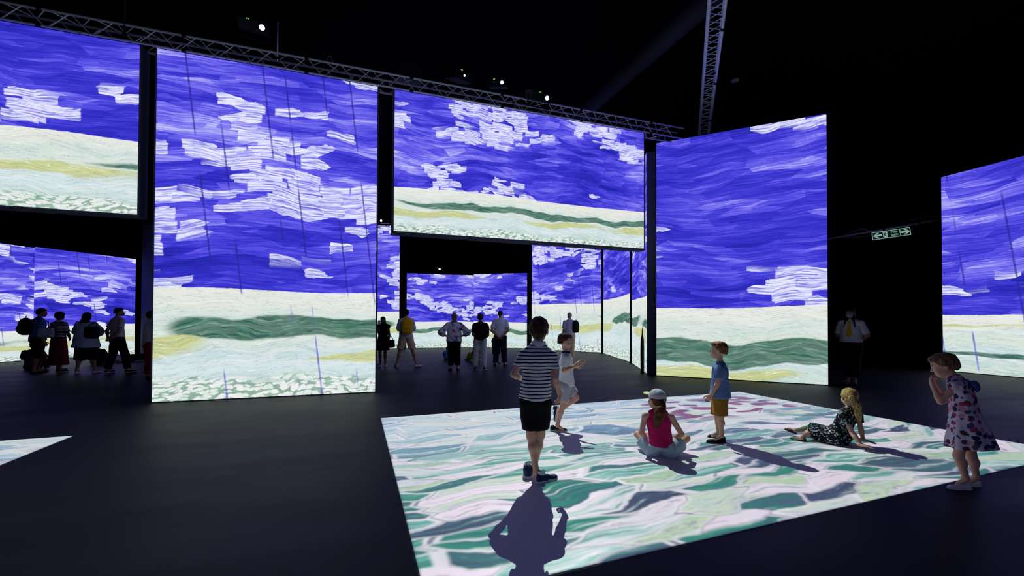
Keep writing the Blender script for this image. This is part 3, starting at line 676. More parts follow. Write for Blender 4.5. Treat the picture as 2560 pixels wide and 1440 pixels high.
# ------------------------------------------------------------------ cloth, skin, hair
def stripe_mat(name, c0, c1, period, duty=.4, axis=2, tilt=.0):
    m = mat(name, c0, .85, bump=.2, bscale=90, spec=.15); k = NT(m.node_tree); b = k.n['Principled BSDF']
    x, y, z = k.sep(k.node('ShaderNodeTexCoord').outputs['Object'])
    v = k.add(z, k.mul(x, tilt)); v = k.add(v, k.mul(k.noise(k.xyz(x, y, z), 7, 1, dim='3D'), .012))
    f = k.m('FRACT', k.mul(v, 1/period)); k.set(b.inputs['Base Color'], k.mix(k.mul(k.sstep(f, .0, .06), k.sstep(f, duty+.06, duty)), lin(c0), lin(c1))); return m
def print_mat(name, ground_c, cols, size, cover=.55):
    m = mat(name, ground_c, .85, bump=.2, bscale=80, spec=.15); k = NT(m.node_tree); b = k.n['Principled BSDF']
    o = k.node('ShaderNodeTexCoord').outputs['Object']; o = k.vm('ADD', o, k.vm('MULTIPLY', k.node_noise3(o, 9/size*.1), (size*.8, size*.8, size*.8)))
    v = k.voro(k.vm('MULTIPLY', o, (1/size, 1/size, 1/size)), dim='3D'); r, g, _ = k.sep(v[1])
    c = k.ramp(r, [(i/len(cols), lin(q)) for i, q in enumerate(cols)], 'CONSTANT')
    k.set(b.inputs['Base Color'], k.mix(k.mul(k.sstep(v[0], .58, .48), k.m('LESS_THAN', g, cover)), lin(ground_c), c)); return m
def node_noise3(s, vec, scale):
    n = s.node('ShaderNodeTexNoise'); s.set(n.inputs['Vector'], vec); n.inputs['Scale'].default_value = scale; n.inputs['Detail'].default_value = 2
    return s.vm('SUBTRACT', n.outputs['Color'], (.5, .5, .5))
NT.node_noise3 = node_noise3
def hair_mat(name, c0, c1):
    m = mat(name, c0, .62, spec=.15); k = NT(m.node_tree); b = k.n['Principled BSDF']
    x, y, z = k.sep(k.node('ShaderNodeTexCoord').outputs['Object'])
    n = k.noise(k.xyz(k.mul(x, 120), k.mul(y, 120), k.mul(z, 14)), 1, 3, .6, dim='3D')
    k.set(b.inputs['Base Color'], k.mix(k.sstep(n, .35, .68), lin(c0), lin(c1)))
    bp = k.node('ShaderNodeBump'); bp.inputs['Strength'].default_value = .6; bp.inputs['Distance'].default_value = .006
    k.set(bp.inputs['Height'], n); k.set(b.inputs['Normal'], bp.outputs[0]); return m
def skin_mat(name, c):
    m = mat(name, c, .55, var=.05, spec=.35, bump=.04, bscale=150); b = m.node_tree.nodes['Principled BSDF']
    b.inputs['Subsurface Weight'].default_value = .0; return m
_cl = {}
def cloth(c, rough=.88):
    key = tuple(c)
    if key not in _cl: _cl[key] = mat('cloth_%02d' % len(_cl), c, rough, bump=.25, bscale=70, spec=.12, sheen=.05)
    return _cl[key]
M['skin'] = skin_mat('fair_skin', (214, 164, 140)); M['skin2'] = skin_mat('tan_skin', (186, 132, 106)); M['skin3'] = skin_mat('brown_skin', (120, 78, 60))
M['h_brown'] = hair_mat('brown_hair', (40, 24, 16), (92, 60, 40)); M['h_dark'] = hair_mat('dark_hair', (14, 10, 9), (44, 32, 28))
M['h_ginger'] = hair_mat('auburn_hair', (88, 60, 36), (164, 120, 76)); M['h_blond'] = hair_mat('blond_hair', (120, 86, 48), (206, 172, 116))
M['h_grey'] = hair_mat('grey_hair', (120, 118, 116), (190, 188, 184)); M['h_light'] = hair_mat('light_brown_hair', (84, 60, 42), (150, 116, 84))
M['h_red'] = hair_mat('chestnut_hair', (58, 30, 18), (120, 72, 44))
M['eye'] = mat('eye_white', (226, 224, 220), .25, var=.0); M['iris'] = mat('dark_iris', (36, 28, 24), .2); M['lip'] = mat('lips', (176, 104, 98), .5)
M['sole_w'] = mat('white_sole', (214, 214, 216), .7); M['sole_d'] = mat('dark_sole', (40, 40, 44), .7)
M['sh_w'] = mat('white_shoe', (222, 222, 226), .7, bump=.1); M['sh_b'] = mat('black_shoe', (16, 16, 20), .6, bump=.1); M['sh_navy'] = mat('navy_shoe', (20, 44, 84), .6, bump=.1)
M['sh_green'] = mat('olive_slipper', (78, 82, 66), .8, bump=.1); M['mask_b'] = cloth((16, 16, 20)); M['mask_w'] = cloth((196, 214, 226))

# ------------------------------------------------------------------ anatomy
def hand(wr, direc, palm_n, hs, curl, thumb_side, h):
    """palm and five fingers; thumb_side = +1/-1 along cross(direc, palm_n)"""
    d = nz(direc); n = nz(np.asarray(palm_n)-d*(np.asarray(palm_n)@d)); sd = np.cross(d, n)*thumb_side
    F = Field(h); wr = np.asarray(wr, float)
    F.cone(wr-d*.03*hs, wr+d*.015*hs, .024*hs, .024*hs, .01)
    R = np.stack([sd, d, n], 1); F.ell(wr+d*.045*hs, R, (.037*hs, .046*hs, .016*hs), .012)
    for i, (o, L) in enumerate(((.026, .070), (.0085, .080), (-.0095, .074), (-.026, .058))):
        p = wr+d*(.078-.006*abs(i-1.2))*hs+sd*o*hs; q = d+sd*(o*3.0); q = nz(q); a = p-d*.02*hs; r = .0088*hs
        ax = nz(np.cross(q, n))
        for j in range(3):
            ang = curl*(.75+.25*j)*(1+.06*i); q = nz(q*math.cos(ang)+np.cross(ax, q)*math.sin(ang))
            b = p+q*L*hs*(.45, .3, .25)[j]
            F.cone(a if j == 0 else p, b, r*(1-.08*j), r*(.93-.08*j), .004); p = b
    p = wr+d*.02*hs+sd*.026*hs; q = nz(d*.75+sd*.8+n*.35)
    for j, L in enumerate((.035, .03, .024)):
        b = p+q*L*hs; F.cone(p, b, .0115*hs*(1-.1*j), .0105*hs*(1-.12*j), .006); p = b; q = nz(q+d*.35+n*.25*min(1, curl+.3))
    return F.mesh()
def head_frame(face, up=(0, 0, 1)):
    f = nz(face); r = nz(np.cross(f, up)); u = np.cross(r, f); return r, f, u
def head(c, face, hh, h, neck=None, nr=.05, up=(0, 0, 1), child=True):
    """c centre of the head, hh chin-to-crown height"""
    r, f, u = head_frame(face, up); R = np.stack([r, f, u], 1); P = lambda x, y, z: c+hh*(r*x+f*y+u*z)
    F = Field(h)
    F.ell(P(0, -.07, .12), R, (.335*hh, .43*hh, .38*hh), .03*hh)
    F.ell(P(0, .10, -.14), R, (.275*hh, .285*hh, .34*hh), .10*hh)
    F.ell(P(0, .20, -.36), R, (.14*hh, .15*hh, .11*hh), .10*hh)
    for s in (-1, 1):
        F.ell(P(.155*s, .24, -.16), R, (.12*hh, .11*hh, .12*hh), .08*hh)
        F.ell(P(.34*s, -.04, -.05), np.stack([nz(r+f*.25*-s*s), nz(f-u*.1), u], 1), (.035*hh, .085*hh, .135*hh), .025*hh)
    F.ell(P(0, .33, .10), R, (.24*hh, .05*hh, .045*hh), .06*hh)
    for s in (-1, 1): F.ell(P(.145*s, .425, .015), R, (.085*hh, .075*hh, .05*hh), .03*hh, op='sub')
    F.cone(P(0, .36, .04), P(0, .44, -.11), .028*hh, .048*hh, .035*hh)
    for s in (-1, 1): F.ell(P(.045*s, .41, -.125), R, (.032*hh, .034*hh, .028*hh), .02*hh)
    F.ell(P(0, .355, -.235), R, (.095*hh, .05*hh, .026*hh), .02*hh); F.ell(P(0, .345, -.285), R, (.08*hh, .05*hh, .028*hh), .02*hh)
    if neck is not None: F.cone(P(0, -.08, -.12), neck, nr, nr*1.12, .06*hh)
    return F.mesh()
def eyes(parent, c, face, hh, up=(0, 0, 1)):
    r, f, u = head_frame(face, up); P = lambda x, y, z: c+hh*(r*x+f*y+u*z)
    for s in (-1, 1):
        q = P(.145*s, .318, .012); mb = MB(); n = 10
        def ball(ce, rad):
            V = [ce+rad*(r*math.cos(a)*math.cos(b)+u*math.sin(b)+f*math.sin(a)*math.cos(b)) for b in np.linspace(-1.5, 1.5, 7) for a in np.linspace(0, 2*math.pi, n, endpoint=False)]
            return V, [(i*n+j, i*n+(j+1) % n, (i+1)*n+(j+1) % n, (i+1)*n+j) for i in range(6) for j in range(n)]
        e = mb.put(*ball(q, .050*hh)).build('eye', M['eye'], parent, smooth=True)
        MB().put(*ball(q+f*.026*hh, .030*hh)).build('iris', M['iris'], e, smooth=True)
        MB().path([P((.145+x)*s, .375-.9*abs(x)**1.5, .115+.02*math.cos(x*12)) for x in np.linspace(-.09, .09, 6)], .012*hh, 6).build('eyebrow', M['h_brown'], parent, smooth=True)
def hair_cap(c, face, hh, h, up=(0, 0, 1), grow=.035, front=.17, low=-.18, fringe=.0, extra=None, back=-.02, tilt=.38):
    """short hair: cranium shell, cut away over the face; `extra` adds tufts in head units"""
    r, f, u = head_frame(face, up); R = np.stack([r, f, u], 1); P = lambda x, y, z: c+hh*(r*x+f*y+u*z)
    F = Field(h)
    nrm = nz(f*1.0-u*.62); cut1 = (P(0, front, .22), nrm); cut2 = (P(0, -.35, low), nz(-u+f*tilt))
    F.ell(P(0, -.075, .135), R, ((.335+grow)*hh, (.435+grow)*hh, (.385+grow)*hh), .03*hh, cut=[cut1, cut2])
    F.ell(P(0, -.22, -.06), R, ((.26+grow)*hh, (.27+grow)*hh, .30*hh), .05*hh, cut=[cut2, (P(0, .04, 0), f)])
    F.ell(P(0, .13, .33), R, (.27*hh, .24*hh, (.17+fringe)*hh), .06*hh)
    for s in (-1, 1): F.ell(P(.31*s, -.06, .17), R, (.055*hh, .17*hh, .15*hh), .04*hh)
    if extra: extra(F, P, R, hh)
    rng = np.random.RandomState(int(abs(c[0]*977+c[1]*131)) % 9999)
    ph = rng.rand(6)*6
    def fold(X, Y, Z): return hh*.012*(np.sin(X*150/hh*.2+ph[0]+Z*40)+np.sin(Y*150/hh*.2+ph[1]-Z*30)+np.sin(Z*24/hh+ph[2]))*.6
    return F.mesh(fold)
def shoe(parent, heel, toe, s, m, msole, h, hi=.0, slim=1.0, tilt=0., lift=0.):
    """heel, toe: points on the ground; s foot length"""
    heel = np.asarray(heel, float); toe = np.asarray(toe, float); d = nz(toe-heel); L = np.linalg.norm(toe-heel); sd = nz(np.cross(d, (0, 0, 1.))); u = np.cross(sd, d); R = np.stack([sd, d, u], 1)
    P = lambda x, y, z: heel+sd*x*L+d*y*L+u*z*L
    F = Field(h)
    F.ell(P(0, .16, .17), R, (.13*L*slim, .16*L, (.17+hi)*L), .05*L, cut=[(P(0, 0, .03), -u)])
    F.ell(P(0, .42, .12), R, (.135*L*slim, .28*L, .16*L), .06*L, cut=[(P(0, 0, .03), -u)])
    F.ell(P(0, .76, .09), R, (.165*L*slim, .25*L, .115*L), .06*L, cut=[(P(0, 0, .03), -u)])
    o = solid('shoe', F.mesh(), m, parent)
    F = Field(h); k_ = .01
    F.ell(P(0, .17, .045), R, (.145*L*slim, .185*L, .06*L), .03, cut=[(P(0, 0, .008), -u), (P(0, 0, .075), u)])
    F.ell(P(0, .5, .045), R, (.13*L*slim, .4*L, .06*L), .03, cut=[(P(0, 0, .008), -u), (P(0, 0, .075), u)])
    F.ell(P(0, .75, .045), R, (.178*L*slim, .27*L, .06*L), .03, cut=[(P(0, 0, .008), -u), (P(0, 0, .075), u)])
    solid('sole', F.mesh(), msole, o)
    return o
def mirror_side(v, ax): return v
class Fig:
    """joints in world metres -> one continuous body plus clothes as children"""
    def __init__(s, J, scale, fwd, label, group=None, skin='skin', h=.012, hh=.22, face=None, girth=1.0, up=(0, 0, 1), hand_h=None, hcurl=(.35, .35), palm=(None, None), hdir=(None, None), kid=False, feet=True):
        s.J = {k: np.asarray(v, float) for k, v in J.items()}; J = s.J; s.s = scale; s.h = h; s.g = girth; s.hh = hh
        s.fwd = nz(fwd); s.face = nz(face if face is not None else fwd); s.up = up
        s.side = nz(J['shR']-J['shL']); s.axis = nz(J['neck']-J['pelvis']); s.front = nz(np.cross(s.axis, s.side)); s.front = s.front if s.front@s.fwd > 0 else -s.front
        base = J.get('base', (J['anL']+J['anR'])/2); s.t = thing('person', (base[0], base[1], 0), label, 'person', group)
        s.R = np.stack([s.side, s.front, s.axis], 1); c = lambda t: J['pelvis']+(J['neck']-J['pelvis'])*t
        s.C = c; g = girth*scale
        F = Field(h); s.torso(F, 0)
        for q in 'LR':
            k = .03*scale
            F.cone(J['neck']-s.axis*.02*scale, J['sh'+q], .050*scale, .046*scale, k); F.cone(J['sh'+q], J['el'+q], .049*g, .040*g, k); F.cone(J['el'+q], J['wr'+q], .041*g, .027*scale, k*.6)
            m_ = J['el'+q]+(J['wr'+q]-J['el'+q])*.28; F.ell(m_, np.eye(3), (.041*g,)*3, k)
            F.cone(J['hip'+q], J['kn'+q], .088*g, .056*g, .04*scale); F.cone(J['kn'+q], J['an'+q], .054*g, .034*scale, .03*scale)
            dk = nz(J['an'+q]-J['kn'+q]); cal = J['kn'+q]+(J['an'+q]-J['kn'+q])*.3; bk = -(s.fwd-dk*(s.fwd@dk)); F.ell(cal+bk*.014*scale, np.eye(3), (.055*g,)*3, .04*scale)
            if 'to'+q in J: F.cone(J['an'+q], J['an'+q]+(J['to'+q]-J['an'+q])*.7, .034*scale, .028*scale, .02*scale)
        body = [F.mesh()]
        body.append(head(J['head'], s.face, hh, max(h*.5, .0045) if h < .013 else h*.62, J['neck']-s.axis*.01, (.047 if not kid else .043)*scale*(1.12 if kid else 1), up))
        hb = hand_h or max(.004, h*.4)
        for i, q in enumerate('LR'):
            d = hdir[i] if hdir[i] is not None else J['wr'+q]-J['el'+q]
            pn = palm[i] if palm[i] is not None else (-s.side if q == 'R' else s.side)
            d_ = nz(d); n_ = nz(np.asarray(pn, float)-d_*(np.asarray(pn, float)@d_)); ts = 1 if (np.cross(d_, n_)@s.front) > 0 else -1
            body.append(hand(J['wr'+q], d, pn, scale*(1.08 if kid else 1.0), hcurl[i], ts, hb))
        s.body = solid('body', join(*body), M[skin], s.t)
    def torso(s, F, t, k=.05, low=True):
        g = s.g*s.s; C = s.C; sw = np.linalg.norm(s.J['shR']-s.J['shL'])/2
        F.ell(C(.70), s.R, (min(sw*.92, .165*g)+t, .105*g+t, .19*s.s+t), k*s.s); F.ell(C(.38), s.R, (.135*g+t, .100*g+t, .16*s.s+t), k*s.s)
        if low: F.ell(C(.06), s.R, (.158*g+t, .118*g+t, .14*s.s+t), k*s.s)
        for q in 'LR':
            if low: F.ell(s.J['hip'+q]-s.front*.02*s.s, s.R, (.085*g+t, .095*g+t, .10*s.s+t), k*s.s)
    def wr_fold(s, amp, fr=26, seed=0):
        def fold(X, Y, Z): return amp*(np.sin(Z*fr+X*11+seed)*np.cos(X*fr*.7-Y*9+seed)+.6*np.sin(Z*fr*1.9-Y*17+X*fr))
        return fold
    def top(s, m, name='shirt', t=.014, hem=-.12, sleeve=.6, flare=1.0, loose=.0, collar=True, fold=.0025, neck=.96, h=None, depth=1.0):
        """sleeve: share of the upper arm (0 none, >1 down the forearm); hem: along the spine below the pelvis"""
        F = Field(h or s.h); J = s.J; g = s.g*s.s; sw = np.linalg.norm(J['shR']-J['shL'])/2
        cutn = [(s.C(neck)+s.axis*.035*s.s, s.axis)]; ch = [(s.C(0)+s.axis*hem*s.s, -s.axis)]
        F.ell(s.C(.72), s.R, (min(sw*.95, .168*g)+t, .108*g+t, .185*s.s+t), .04*s.s, cut=ch)
        w0, w1, w2 = .155*g+t+loose*.5, .142*g+t+loose, (.165*g+t+loose)*flare
        F.loft([(s.C(.80), w0, (.105*g+t)*depth), (s.C(.38), w1, (.106*g+t+loose*.8)*depth), (s.C(0)+s.axis*hem*s.s, w2, (.125*g+t+loose*.8)*flare*depth)], s.side, .04*s.s, .01)
        for q in 'LR':
            a, b = J['sh'+q], J['el'+q]
            if sleeve > 0: F.cone(J['neck']-s.axis*.035*s.s, a, .050*s.s+t*.6, .045*s.s+t, .03*s.s, cut=cutn)
            else:
                m1 = J['neck']+(a-J['neck'])*.60; F.cone(m1-s.front*.07*s.s-s.axis*.10*s.s, m1+s.axis*.030*s.s, .03*s.s, .026*s.s, .02*s.s); F.cone(m1+s.axis*.030*s.s, m1+s.front*.07*s.s-s.axis*.10*s.s, .026*s.s, .03*s.s, .02*s.s)
            if sleeve > 0:
                sl = min(sleeve, 1.0); e = a+(b-a)*sl; d = nz(b-a)
                F.cone(a, e+d*.1*s.s, .047*g+t+loose*.3, .048*g+t+loose*.6, .03*s.s, cut=[(e, d)])
                if sleeve > 1: e2 = b+(J['wr'+q]-b)*(sleeve-1); d2 = nz(J['wr'+q]-b); F.cone(b, e2+d2*.1*s.s, .046*g+t+loose*.5, .04*g+t+loose*.5, .03*s.s, cut=[(e2, d2)])
        if collar: F.cone(s.C(1.0)-s.axis*.02*s.s, s.C(1.0)+s.axis*.012*s.s, .06*s.s, .054*s.s, .015*s.s)
        return solid(name, F.mesh(s.wr_fold(fold) if fold else None), m, s.t)
    def legs(s, m, name='trousers', t=.012, to=1.9, loose=.0, waist=.1, fold=.003, hem_flare=1.0, h=None):
        """to: 1 = knee, 2 = ankle"""
        F = Field(h or s.h); J = s.J; g = s.g*s.s
        F.loft([(s.C(0)+s.axis*waist*s.s, .148*g+t, .112*g+t), (s.C(0), .162*g+t, .122*g+t), (s.C(0)-s.axis*.07*s.s, .160*g+t, .122*g+t)], s.side, .05*s.s, .01)
        for q in 'LR':
            a, b, c = J['hip'+q], J['kn'+q], J['an'+q]
            F.ell(a-s.front*.02*s.s, s.R, (.088*g+t, .10*g+t, .10*s.s+t), .05*s.s, cut=[(s.C(0)+s.axis*waist*s.s, s.axis)])
            e = a+(b-a)*min(to, 1.0); d = nz(b-a)
            F.cone(a, e+d*(.1*s.s if to <= 1 else 0), .092*g+t+loose*.5, (.092-.034*min(to, 1))*g+t+loose*hem_flare, .035*s.s, cut=[(e, d)] if to <= 1 else None)
            if to > 1:
                e = b+(c-b)*(to-1); d = nz(c-b); F.cone(b, e+d*.1*s.s, .060*g+t+loose, (.046*g+t*.8)+loose*hem_flare, .03*s.s, cut=[(e, d)])
        return solid(name, F.mesh(s.wr_fold(fold, 22, 2) if fold else None), m, s.t)
    def skirt(s, m, st, name='skirt', wave=(.05, 7, 0), h=None, k=.03):
        """st: [(centre, half width, half depth)...]"""
        F = Field(h or s.h); F.loft(st, s.side, k, .008, wave); return solid(name, F.mesh(s.wr_fold(.002, 20, 4)), m, s.t)
    def hair(s, m, **kw): return solid('hair', hair_cap(s.J['head'], s.face, s.hh, kw.pop('h', max(.006, s.h*.6)), s.up, **kw), M[m], s.t)
    def eyes(s): eyes(s.body, s.J['head'], s.face, s.hh, s.up)
    def shoes(s, m='sh_w', sole='sole_w', L=None, h=None, pts=None, hi=.0, slim=1.0, mark=False):
        L = L or .27*s.s
        for q in 'LR':
            if pts: a, b = pts[q]
            else:
                an = s.J['an'+q]; d = nz((s.J['to'+q]-an)*np.array([1, 1, 0])); a = np.array([an[0], an[1], 0])-d*L*.22; b = a+d*L
            o = shoe(s.t, a, b, L, M[m], M[sole], h or max(.005, s.h*.55), hi, slim)
            if mark:
                a = np.asarray(a, float); d = nz(b-a); sd = nz(np.cross(d, (0, 0, 1.))); sd = sd if sd[1] < 0 else -sd; up = np.array([0, 0, 1.])
                mk = [(.30, .17), (.36, .125), (.46, .115), (.58, .135), (.80, .19), (.58, .155), (.46, .15), (.38, .16)]
                V = [a+d*x*L+up*z*L+sd*(.150-.05*abs(x-.55))*L*k_ for k_ in (1.0, .85) for x, z in mk]; n_ = len(mk)
                mesh_obj('side_mark', V, [tuple(range(n_)), tuple(range(n_, 2*n_))[::-1]]+[(i, (i+1) % n_, n_+(i+1) % n_, n_+i) for i in range(n_)], M['sole_w'], o)
# ------------------------------------------------------------------ the children on and around the bright sheet
GV = 'children around the bright floor sheet'
def K_(g):
    """points on the upright plane through g square to the line of sight, dy metres beyond it"""
    D = math.hypot(g[0], g[1]); d0 = np.array([g[0], g[1]])/D
    def K(u, v, dy=0.):
        d = ray(u, v); return np.array([0, 0, CAM_H])+d*((D+dy)/float(d[:2]@d0))
    return K
def W_(g, v):
    """direction given as (towards image right, away, up) at g -> world"""
    D = math.hypot(g[0], g[1]); d = np.array([g[0]/D, g[1]/D, 0]); r = np.array([d[1], -d[0], 0]); v = tuple(v)+(0,)*(3-len(v)); return r*v[0]+d*v[1]+np.array([0, 0, v[2]])
# boy in the striped shirt, seen from behind, stepping across
GP = at(1345, 1205, 3.80); K = K_(GP); W = lambda *v: W_(GP, v)
J = dict(head=K(1347, 826, .03), neck=K(1347, 860, .0), pelvis=K(1338, 990), shL=K(1311, 888), shR=K(1379, 890), elL=K(1284, 936, -.03), wrL=K(1312, 950, .20),
         elR=K(1388, 945, -.03), wrR=K(1400, 986, .06), hipL=K(1321, 1004), hipR=K(1356, 1004), knL=K(1327, 1090, .03), knR=K(1352, 1086, .06), anL=K(1341, 1182, .0), anR=K(1334, 1174, .13),
         toL=K(1380, 1200, .08), toR=K(1332, 1176, .35), base=ground(1345, 1205))
f = Fig(J, .80, W(0, 1, 0), 'child in a navy and white striped shirt and black shorts seen from behind', GV, hh=.232, face=W(.05, 1, -.03), h=.009, girth=.86, kid=True, hcurl=(.6, .85), hdir=(None, W(-.06, .1, -1)), palm=(None, W(-1, .2, 0)))
f.top(stripe_mat('navy_white_stripes', (236, 238, 244), (20, 22, 40), .031, .38), hem=-.035, sleeve=.62, t=.014, loose=.016, collar=False, fold=.003, flare=1.06)
F = Field(.006); F.loft([(f.C(.96), .070, .066), (f.C(1.06), .060, .057)], f.side, .01, .004); solid('collar', F.mesh(), cloth((236, 240, 246)), f.t)
f.legs(cloth((15, 15, 19)), 'shorts', to=.78, loose=.026, waist=-.02, t=.008, hem_flare=1.0)
f.hair('h_brown', front=.12, low=-.40, grow=.05)
sh = {'L': (ground(1341, 1209), ground(1392, 1196)), 'R': (ground(1319, 1199), ground(1325, 1166))}
f.shoes('sh_navy', 'sole_w', L=.21, pts=sh, hi=.03)
for q in 'LR':
    a, b = sh[q]; p = a+(b-a)*.24
    MB().lathe((p[0], p[1], .075), [(.034, 0), (.036, .03), (.035, .034)], 14).build('sock', M['sole_w'], f.t, smooth=True)

# running child behind him
GP = ground(1400, 1079); K = K_(GP); W = lambda *v, GP=GP: W_(GP, v)
J = dict(head=K(1414, 853), neck=K(1415, 883), pelvis=K(1416, 957), shR=K(1414, 896, -.10), shL=K(1420, 896, .10), elR=K(1409, 927, -.14), wrR=K(1437, 916, -.13), elL=K(1424, 924, .13), wrL=K(1444, 908, .06),
         hipR=K(1412, 965, -.06), hipL=K(1418, 963, .06), knR=K(1407, 1016, -.05), anR=K(1393, 1064, -.03), toR=K(1414, 1078, -.05), knL=K(1441, 995, .06), anL=K(1409, 1020, .10), toL=K(1402, 1034, .1), base=ground(1400, 1079))
f = Fig(J, .72, W(1, 0, 0), 'running child in a white shirt and pale shorts, one leg lifted, behind the striped shirt', GV, hh=.20, face=W(1, -.08, -.18), h=.010, girth=.88, kid=True, hcurl=(.3, .3), hdir=(W(1, -.2, .35), W(1, 0, .35)), palm=(W(0, -1, .3), W(0, 1, .3)))
f.top(cloth((236, 238, 242)), hem=-.06, sleeve=.7, loose=.014, collar=False)
F = Field(.007); F.loft([(f.C(.96), .058, .058), (f.C(1.07), .053, .053)], f.side, .01, .004); solid('collar', F.mesh(), cloth((24, 24, 28)), f.t)
f.legs(stripe_mat('pale_check', (196, 196, 204), (172, 172, 186), .02, .5), 'shorts', to=.72, loose=.02, waist=.02)
f.hair('h_brown', front=.14, low=-.22, grow=.05); f.eyes()
d = nz((J['toL']-J['anL']))
f.shoes('sh_b', 'sole_w', L=.21, pts={'R': (ground(1375, 1078), ground(1418, 1079)), 'L': (J['anL']+np.array([-.06, 0, .02]), J['anL']+np.array([-.10, .01, -.19]))}, hi=.03, mark=True)

# girl with the cap, cross-legged, from behind
GP = ground(1652, 1146); K = K_(GP); W = lambda *v, GP=GP: W_(GP, v)
J = dict(head=K(1641, 1000, .13), neck=K(1644, 1030, .10), pelvis=K(1653, 1112, .08), shL=K(1613, 1040, .08), shR=K(1677, 1042, .10), elL=K(1603, 1082, .05), wrL=K(1622, 1100, .26), elR=K(1705, 1086, .10), wrR=K(1680, 1096, .24),
         hipL=K(1632, 1126, .10), hipR=K(1675, 1126, .10), knL=K(1594, 1086, .30), knR=K(1716, 1096, .28), anL=K(1668, 1098, .52), anR=K(1638, 1100, .46), toL=K(1690, 1096, .55), toR=K(1618, 1098, .5), base=ground(1652, 1140))
f = Fig(J, .74, W(0, 1, 0), 'child in a white cap and magenta vest sitting cross-legged, back turned', GV, hh=.215, face=W(-.72, .68, .10), h=.010, girth=.92, kid=True)
f.top(cloth((188, 24, 92)), 'vest', hem=-.02, sleeve=0, t=.013, loose=.008, collar=False, neck=.80, fold=.003)
f.legs(cloth((168, 188, 206)), 'shorts', to=.62, loose=.022, waist=.03, t=.016)
r, ff, uu = head_frame(f.face); hc = J['head']; hp = lambda x, y, z: hc+.215*(r*x+ff*y+uu*z)
def tail(F, P, R, hh):
    pts = [P(.02, -.42, .0), K(1654, 1013, .02), K(1651, 1030, -.02), K(1645, 1050, -.03), K(1640, 1070, -.02)]
    for i, (a, b) in enumerate(zip(pts, pts[1:])): F.cone(a, b, (.10, .20, .27, .22)[i]*hh, (.20, .27, .22, .07)[i]*hh, .08*hh)
f.hair('h_red', front=.15, low=-.30, grow=.03, extra=tail); f.eyes()
F = Field(.006); R = np.stack([r, ff, uu], 1)
F.ell(hp(0, -.06, .19), R, (.42*.205, .50*.205, .42*.205), .01, cut=[(hp(0, 0, .12), nz(-uu-ff*.12))])
solid('cap', F.mesh(), cloth((198, 190, 206)), f.t); cap = f.t.children[-1]
F = Field(.005); F.ell(hp(0, .55, .20), R, (.30*.205, .34*.205, .05*.205), .01, cut=[(hp(0, .38, .2), -ff)]); solid('brim', F.mesh(), cloth((206, 214, 150)), cap)
F = Field(.006); F.cone(hp(-.04, -.55, .12), hp(0, -.56, -.06), .012, .012, .005); solid('strap', F.mesh(), cloth((214, 206, 214)), cap)
f.shoes('sh_w', 'sole_w', L=.19, pts={'L': (K(1660, 1104, .53), K(1700, 1106, .55)), 'R': (K(1650, 1106, .45), K(1612, 1106, .47))})

# small boy in profile
GP = ground(1792, 1106); K = K_(GP); W = lambda *v, GP=GP: W_(GP, v)
J = dict(head=K(1795, 876), neck=K(1800, 906), pelvis=K(1800, 988), shL=K(1800, 922, -.10), shR=K(1798, 921, .11), elL=K(1795, 957, -.13), wrL=K(1779, 988, -.13), elR=K(1793, 957, .14), wrR=K(1776, 990, .12),
         hipL=K(1800, 995, -.055), hipR=K(1797, 993, .055), knL=K(1801, 1044, -.05), knR=K(1794, 1042, .06), anL=K(1804, 1090, -.05), anR=K(1796, 1083, .09), toL=K(1776, 1104, -.05), toR=K(1774, 1092, .09), base=ground(1795, 1104))
f = Fig(J, .665, W(-1, 0, 0), 'small child in a blue T-shirt and mustard shorts standing in profile', GV, hh=.205, face=W(-1, .02, .03), h=.009, girth=.98, kid=True, hcurl=(.7, .6), hdir=(W(-.5, -.1, -.8), W(-.5, 0, -.8)))
f.top(cloth((104, 130, 178)), hem=-.04, sleeve=.72, loose=.022, collar=False, fold=.003, flare=1.08)
f.legs(cloth((146, 104, 38)), 'shorts', to=.88, loose=.026, waist=.02)
f.hair('h_ginger', front=.16, low=-.2, grow=.045, fringe=.02); f.eyes()
f.shoes('sh_b', 'sole_d', L=.20, pts={'L': (ground(1814, 1107), ground(1767, 1108)), 'R': (ground(1806, 1093), ground(1770, 1094))}, hi=.03, mark=True)

# girl leaning back on her hands
GP = ground(2098, 1111); K = K_(GP); W = lambda *v, GP=GP: W_(GP, v)
J = dict(head=K(2123, 994, .08), neck=K(2124, 1026, .06), pelvis=K(2098, 1088, .04), shL=K(2109, 1040, -.06), shR=K(2144, 1040, .16), elL=K(2131, 1083, -.12), wrL=K(2153, 1112, -.16), elR=K(2152, 1072, .14), wrR=K(2158, 1100, .08),
         hipL=K(2088, 1096, -.05), hipR=K(2092, 1090, .10), knL=K(2026, 1078, .02), knR=K(2026, 1070, .18), anL=K(2002, 1095, -.14), anR=K(1987, 1077, .10), toL=K(1980, 1096, -.1), toR=K(1966, 1070, .1), base=ground(2080, 1108))
f = Fig(J, .70, W(-.75, .6, .2), 'child in a dark flowered dress sitting and leaning back on both hands', GV, skin='skin', hh=.215, face=W(-.38, .92, -.02), h=.010, girth=.92, kid=True, hcurl=(.12, .12), hdir=(W(1, -.15, -.06), W(1, -.1, -.1)), palm=(W(0, 0, -1), W(0, 0, -1)))
dm = print_mat('dark_flowered_cloth', (16, 18, 24), [(150, 160, 170), (88, 120, 110), (200, 200, 204)], .018, .42)
f.top(dm, 'dress_bodice', hem=-.02, sleeve=.55, loose=.012, collar=False)
F = Field(.010); k_ = .05
F.ell(f.C(.04), f.R, (.15, .125, .13), .05)
for q in 'LR':
    e = J['kn'+q]; a = J['hip'+q]; d = nz(e-a); F.cone(a, e+d*.06, .085, .072, .06, cut=[(e+d*.01, d)])
